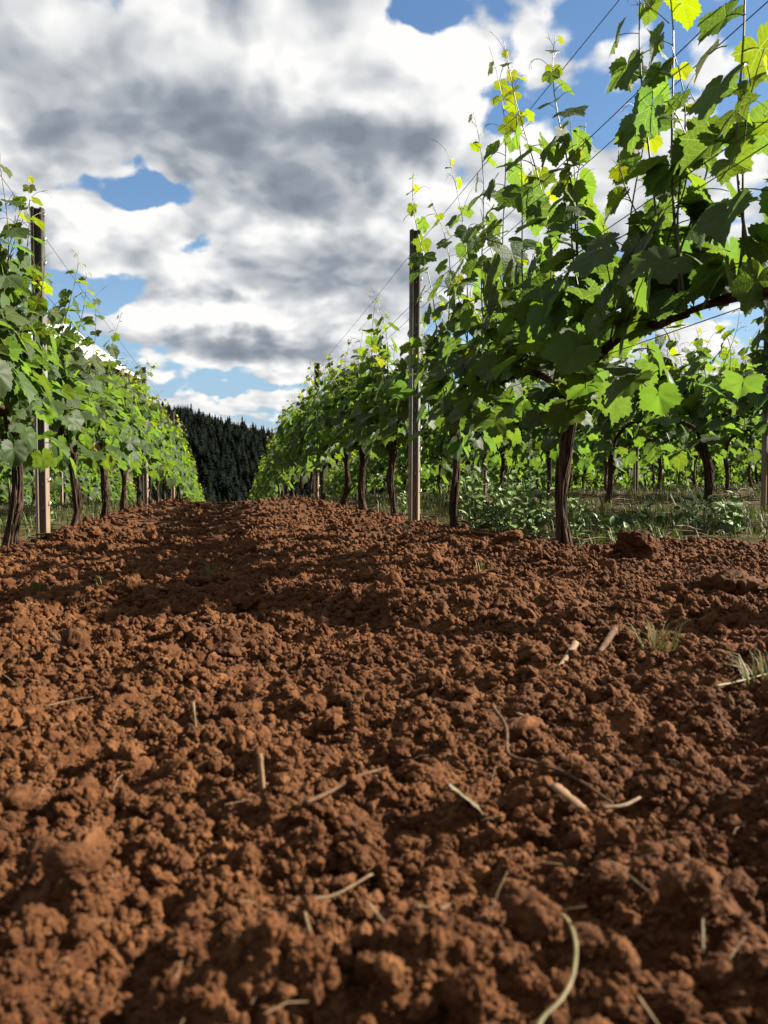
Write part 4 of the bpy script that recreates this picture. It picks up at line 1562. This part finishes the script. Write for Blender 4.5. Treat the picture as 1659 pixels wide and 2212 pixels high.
clod(-0.17, 0.40, 0.026, 'lumpy sunlit clod at the bottom left', 71, (1.0, 0.9, 1.0), sink=0.35)
clod(-0.43, 2.99, 0.075, 'sunlit clod alone in the middle of the lane', 72, (1.0, 0.9, 0.8), sink=0.25)

# ------------------------------------------------------------------ the white-roofed shed behind the left rows
M_ROOF = simple_mat('white_sheet_roof', (0.36, 0.355, 0.34), (0.44, 0.435, 0.42), 3, 0.5, 0.4)
M_SHED = simple_mat('pale_shed_wall', (0.050, 0.036, 0.026), (0.085, 0.062, 0.045), 2, 0.8, 0.2)
M_DARKW = simple_mat('dark_opening', (0.010, 0.011, 0.012), (0.02, 0.02, 0.022), 2, 0.3, 0.5)


def build_shed():
    e = bpy.data.objects.new('farm_shed', None)
    COL.objects.link(e)
    e.location = (-15.0, 36.0, float(G(36.0, -15.0)) - 0.1)
    tag(e, 'farm shed with a white ribbed hip roof glimpsed above the left vines', 'building')
    b0 = e.location.z
    A, B, rh, ze, zr = 4.1, 3.0, 1.8, 5.0 - b0, 6.95 - b0
    s = Soup()
    s.add(*box_vf(-A + 0.4, A - 0.4, -B + 0.4, B - 0.4, 0, ze))
    link('wall', s.mesh('shed_wall', M_SHED, False), e)
    v = np.array([(-A, -B, ze), (A, -B, ze), (A, B, ze), (-A, B, ze), (-rh, 0, zr), (rh, 0, zr)], float)
    ro = link('roof', Soup().add(v, [np.array([(0, 1, 5, 4), (2, 3, 4, 5)]), np.array([(1, 2, 5), (3, 0, 4)])]).mesh('shed_roof', M_ROOF, False), e)
    for sg in (-1, 1):
        for x in np.arange(-A + 0.35, A, 0.45):
            k = 1.0 if abs(x) < rh else max(0.06, (A - abs(x)) / (A - rh))
            p0, p1 = (x, sg * B, ze + 0.02), (x, sg * B * (1 - k), ze + (zr - ze) * k + 0.02)
            link('roof_rib', Soup().add(*tube([p0, p1], 0.035, 4)).mesh('roof_rib', M_ROOF, False), ro)
    link('door', Soup().add(*box_vf(-1.4, 1.4, -B + 0.34, -B + 0.39, 0.02, 3.2)).mesh('shed_door', M_DARKW, False), e)


build_shed()

# ------------------------------------------------------------------ the wooded hill
M_NEEDLE = simple_mat('fir_needles', (0.0028, 0.0050, 0.0034), (0.0066, 0.0100, 0.0058), 0.35, 0.9, 0.05, space='Object')
M_FIRBARK = simple_mat('fir_bark', (0.020, 0.015, 0.011), (0.040, 0.030, 0.022), 1.0, 0.95, 0.05)
M_HILL = simple_mat('forest_floor', (0.010, 0.013, 0.008), (0.020, 0.022, 0.013), 0.05, 1.0, 0.0)


def hill_z(x, y):
    ridge = np.clip(46 - 0.27 * (x + 154), 16, 66) + 3.0 * perlin(x / 60.0, y / 60.0 + 3, 81)
    f = sstep(y, 420, 640)
    back = 1 - 0.45 * sstep(y, 660, 1000)
    return -16 + (ridge + 16) * f * back


def build_hill():
    xs, ys = np.linspace(-620, 560, 120), np.linspace(410, 1000, 70)
    X, Y = np.meshgrid(xs, ys)
    me = make_mesh('hill', np.stack([X, Y, hill_z(X, Y)], -1).reshape(-1, 3), grid_faces(len(ys), len(xs)), M_HILL)
    tag(link('wooded_hill', me), kind='structure')


def fir_geo(seed, h=17.0):
    rg = np.random.default_rng(seed)
    n = 26
    V, F = [], []
    k = 0
    for i in range(n):
        t = i / (n - 1)
        z0 = h * (0.10 + 0.88 * t)
        r = (h * 0.30 * (1 - t) ** 0.8 + 0.12) * rg.uniform(0.7, 1.2)
        m = 11
        a0 = rg.uniform(0, 6.28)
        for j in range(m):
            a = a0 + (j + rg.uniform(-0.3, 0.3)) * 6.283 / m
            rr = r * rg.uniform(0.6, 1.25)
            da = 0.34
            c = np.array([0, 0, z0 + h * 0.03])
            tip = np.array([rr * math.cos(a), rr * math.sin(a), z0 - 0.28 * rr])
            l = np.array([0.62 * rr * math.cos(a - da), 0.62 * rr * math.sin(a - da), z0 - 0.10 * rr - 0.3])
            q = np.array([0.62 * rr * math.cos(a + da), 0.62 * rr * math.sin(a + da), z0 - 0.10 * rr - 0.3])
            V += [c, l, tip, q]
            F.append((k, k + 1, k + 2, k + 3))
            k += 4
    V += [np.array([0.05 * math.cos(q), 0.05 * math.sin(q), h * 0.9]) for q in (0, 2.1, 4.2)] + [np.array([0, 0, h * 1.045])]
    F3 = [(k, k + 1, k + 3), (k + 1, k + 2, k + 3), (k + 2, k, k + 3)]
    return np.array(V), [np.array(F), np.array(F3)]


def build_forest():
    crowns, trunks = [], []
    tr = Soup().add(*tube([(0, 0, -2.2), (0, 0, 8), (0, 0, 16)], [0.34, 0.24, 0.06], 6)).mesh('trunk', M_FIRBARK)
    for i in range(5):
        v, f = fir_geo(500 + i)
        crowns.append(make_mesh('crown', v, f, M_NEEDLE, False))
    shapes = bpy.data.collections.new('fir_shapes')
    for c in crowns:
        shapes.objects.link(bpy.data.objects.new('fir_shape', c))
    rg = np.random.default_rng(9)
    pts = []
    for y in np.arange(425, 720, 5.2):
        for x in np.arange(-430, 330, 5.6):
            pts.append((x + rg.uniform(-2.2, 2.2), y + rg.uniform(-2.0, 2.0)))
    pts = np.array(pts)
    z = hill_z(pts[:, 0], pts[:, 1])
    h = rg.uniform(0.5, 1.15, len(pts)) * (1 + 0.22 * (rg.random(len(pts)) < 0.07))
    px = 829.5 + 1853 * pts[:, 0] / pts[:, 1]
    sky_line = (pts[:, 1] > 560) & (pts[:, 1] < 668)
    own = sky_line & (px > 345) & (px < 625)
    i_own = np.nonzero(own)[0]
    order = i_own[np.argsort(-(z[i_own] + 17 * h[i_own]) / pts[i_own, 1])][:230]
    own = np.zeros(len(pts), bool)
    own[order] = True
    for i in order:
        e = bpy.data.objects.new('fir_tree', None)
        COL.objects.link(e)
        e.location = (pts[i, 0], pts[i, 1], z[i] - 0.3)
        e.rotation_euler = (0, 0, rg.uniform(0, 6.28))
        w = h[i] * rg.uniform(0.85, 1.15)
        e.scale = (w * 0.8, w * 0.8, h[i] * 0.8)
        tag(e, 'dark fir tree in the wood on the hill beyond the lane', 'fir tree', 'fir trees of the dark hillside')
        link('crown', crowns[i % 5], e)
        link('trunk', tr, e)
    r = ~own
    n = int(r.sum())
    w = h[r] * rg.uniform(0.85, 1.15, n)
    o = instancer('fir_forest', shapes, np.column_stack([pts[r], z[r] - 0.3]), np.column_stack([np.zeros(n), np.zeros(n), rg.uniform(0, 6.28, n)]), np.column_stack([w, w, h[r]]) * 0.8, rg.integers(0, 5, n))
    tag(o, 'dense dark fir wood covering the hill behind the vineyard', 'wood', kind='stuff')


build_hill()
build_forest()
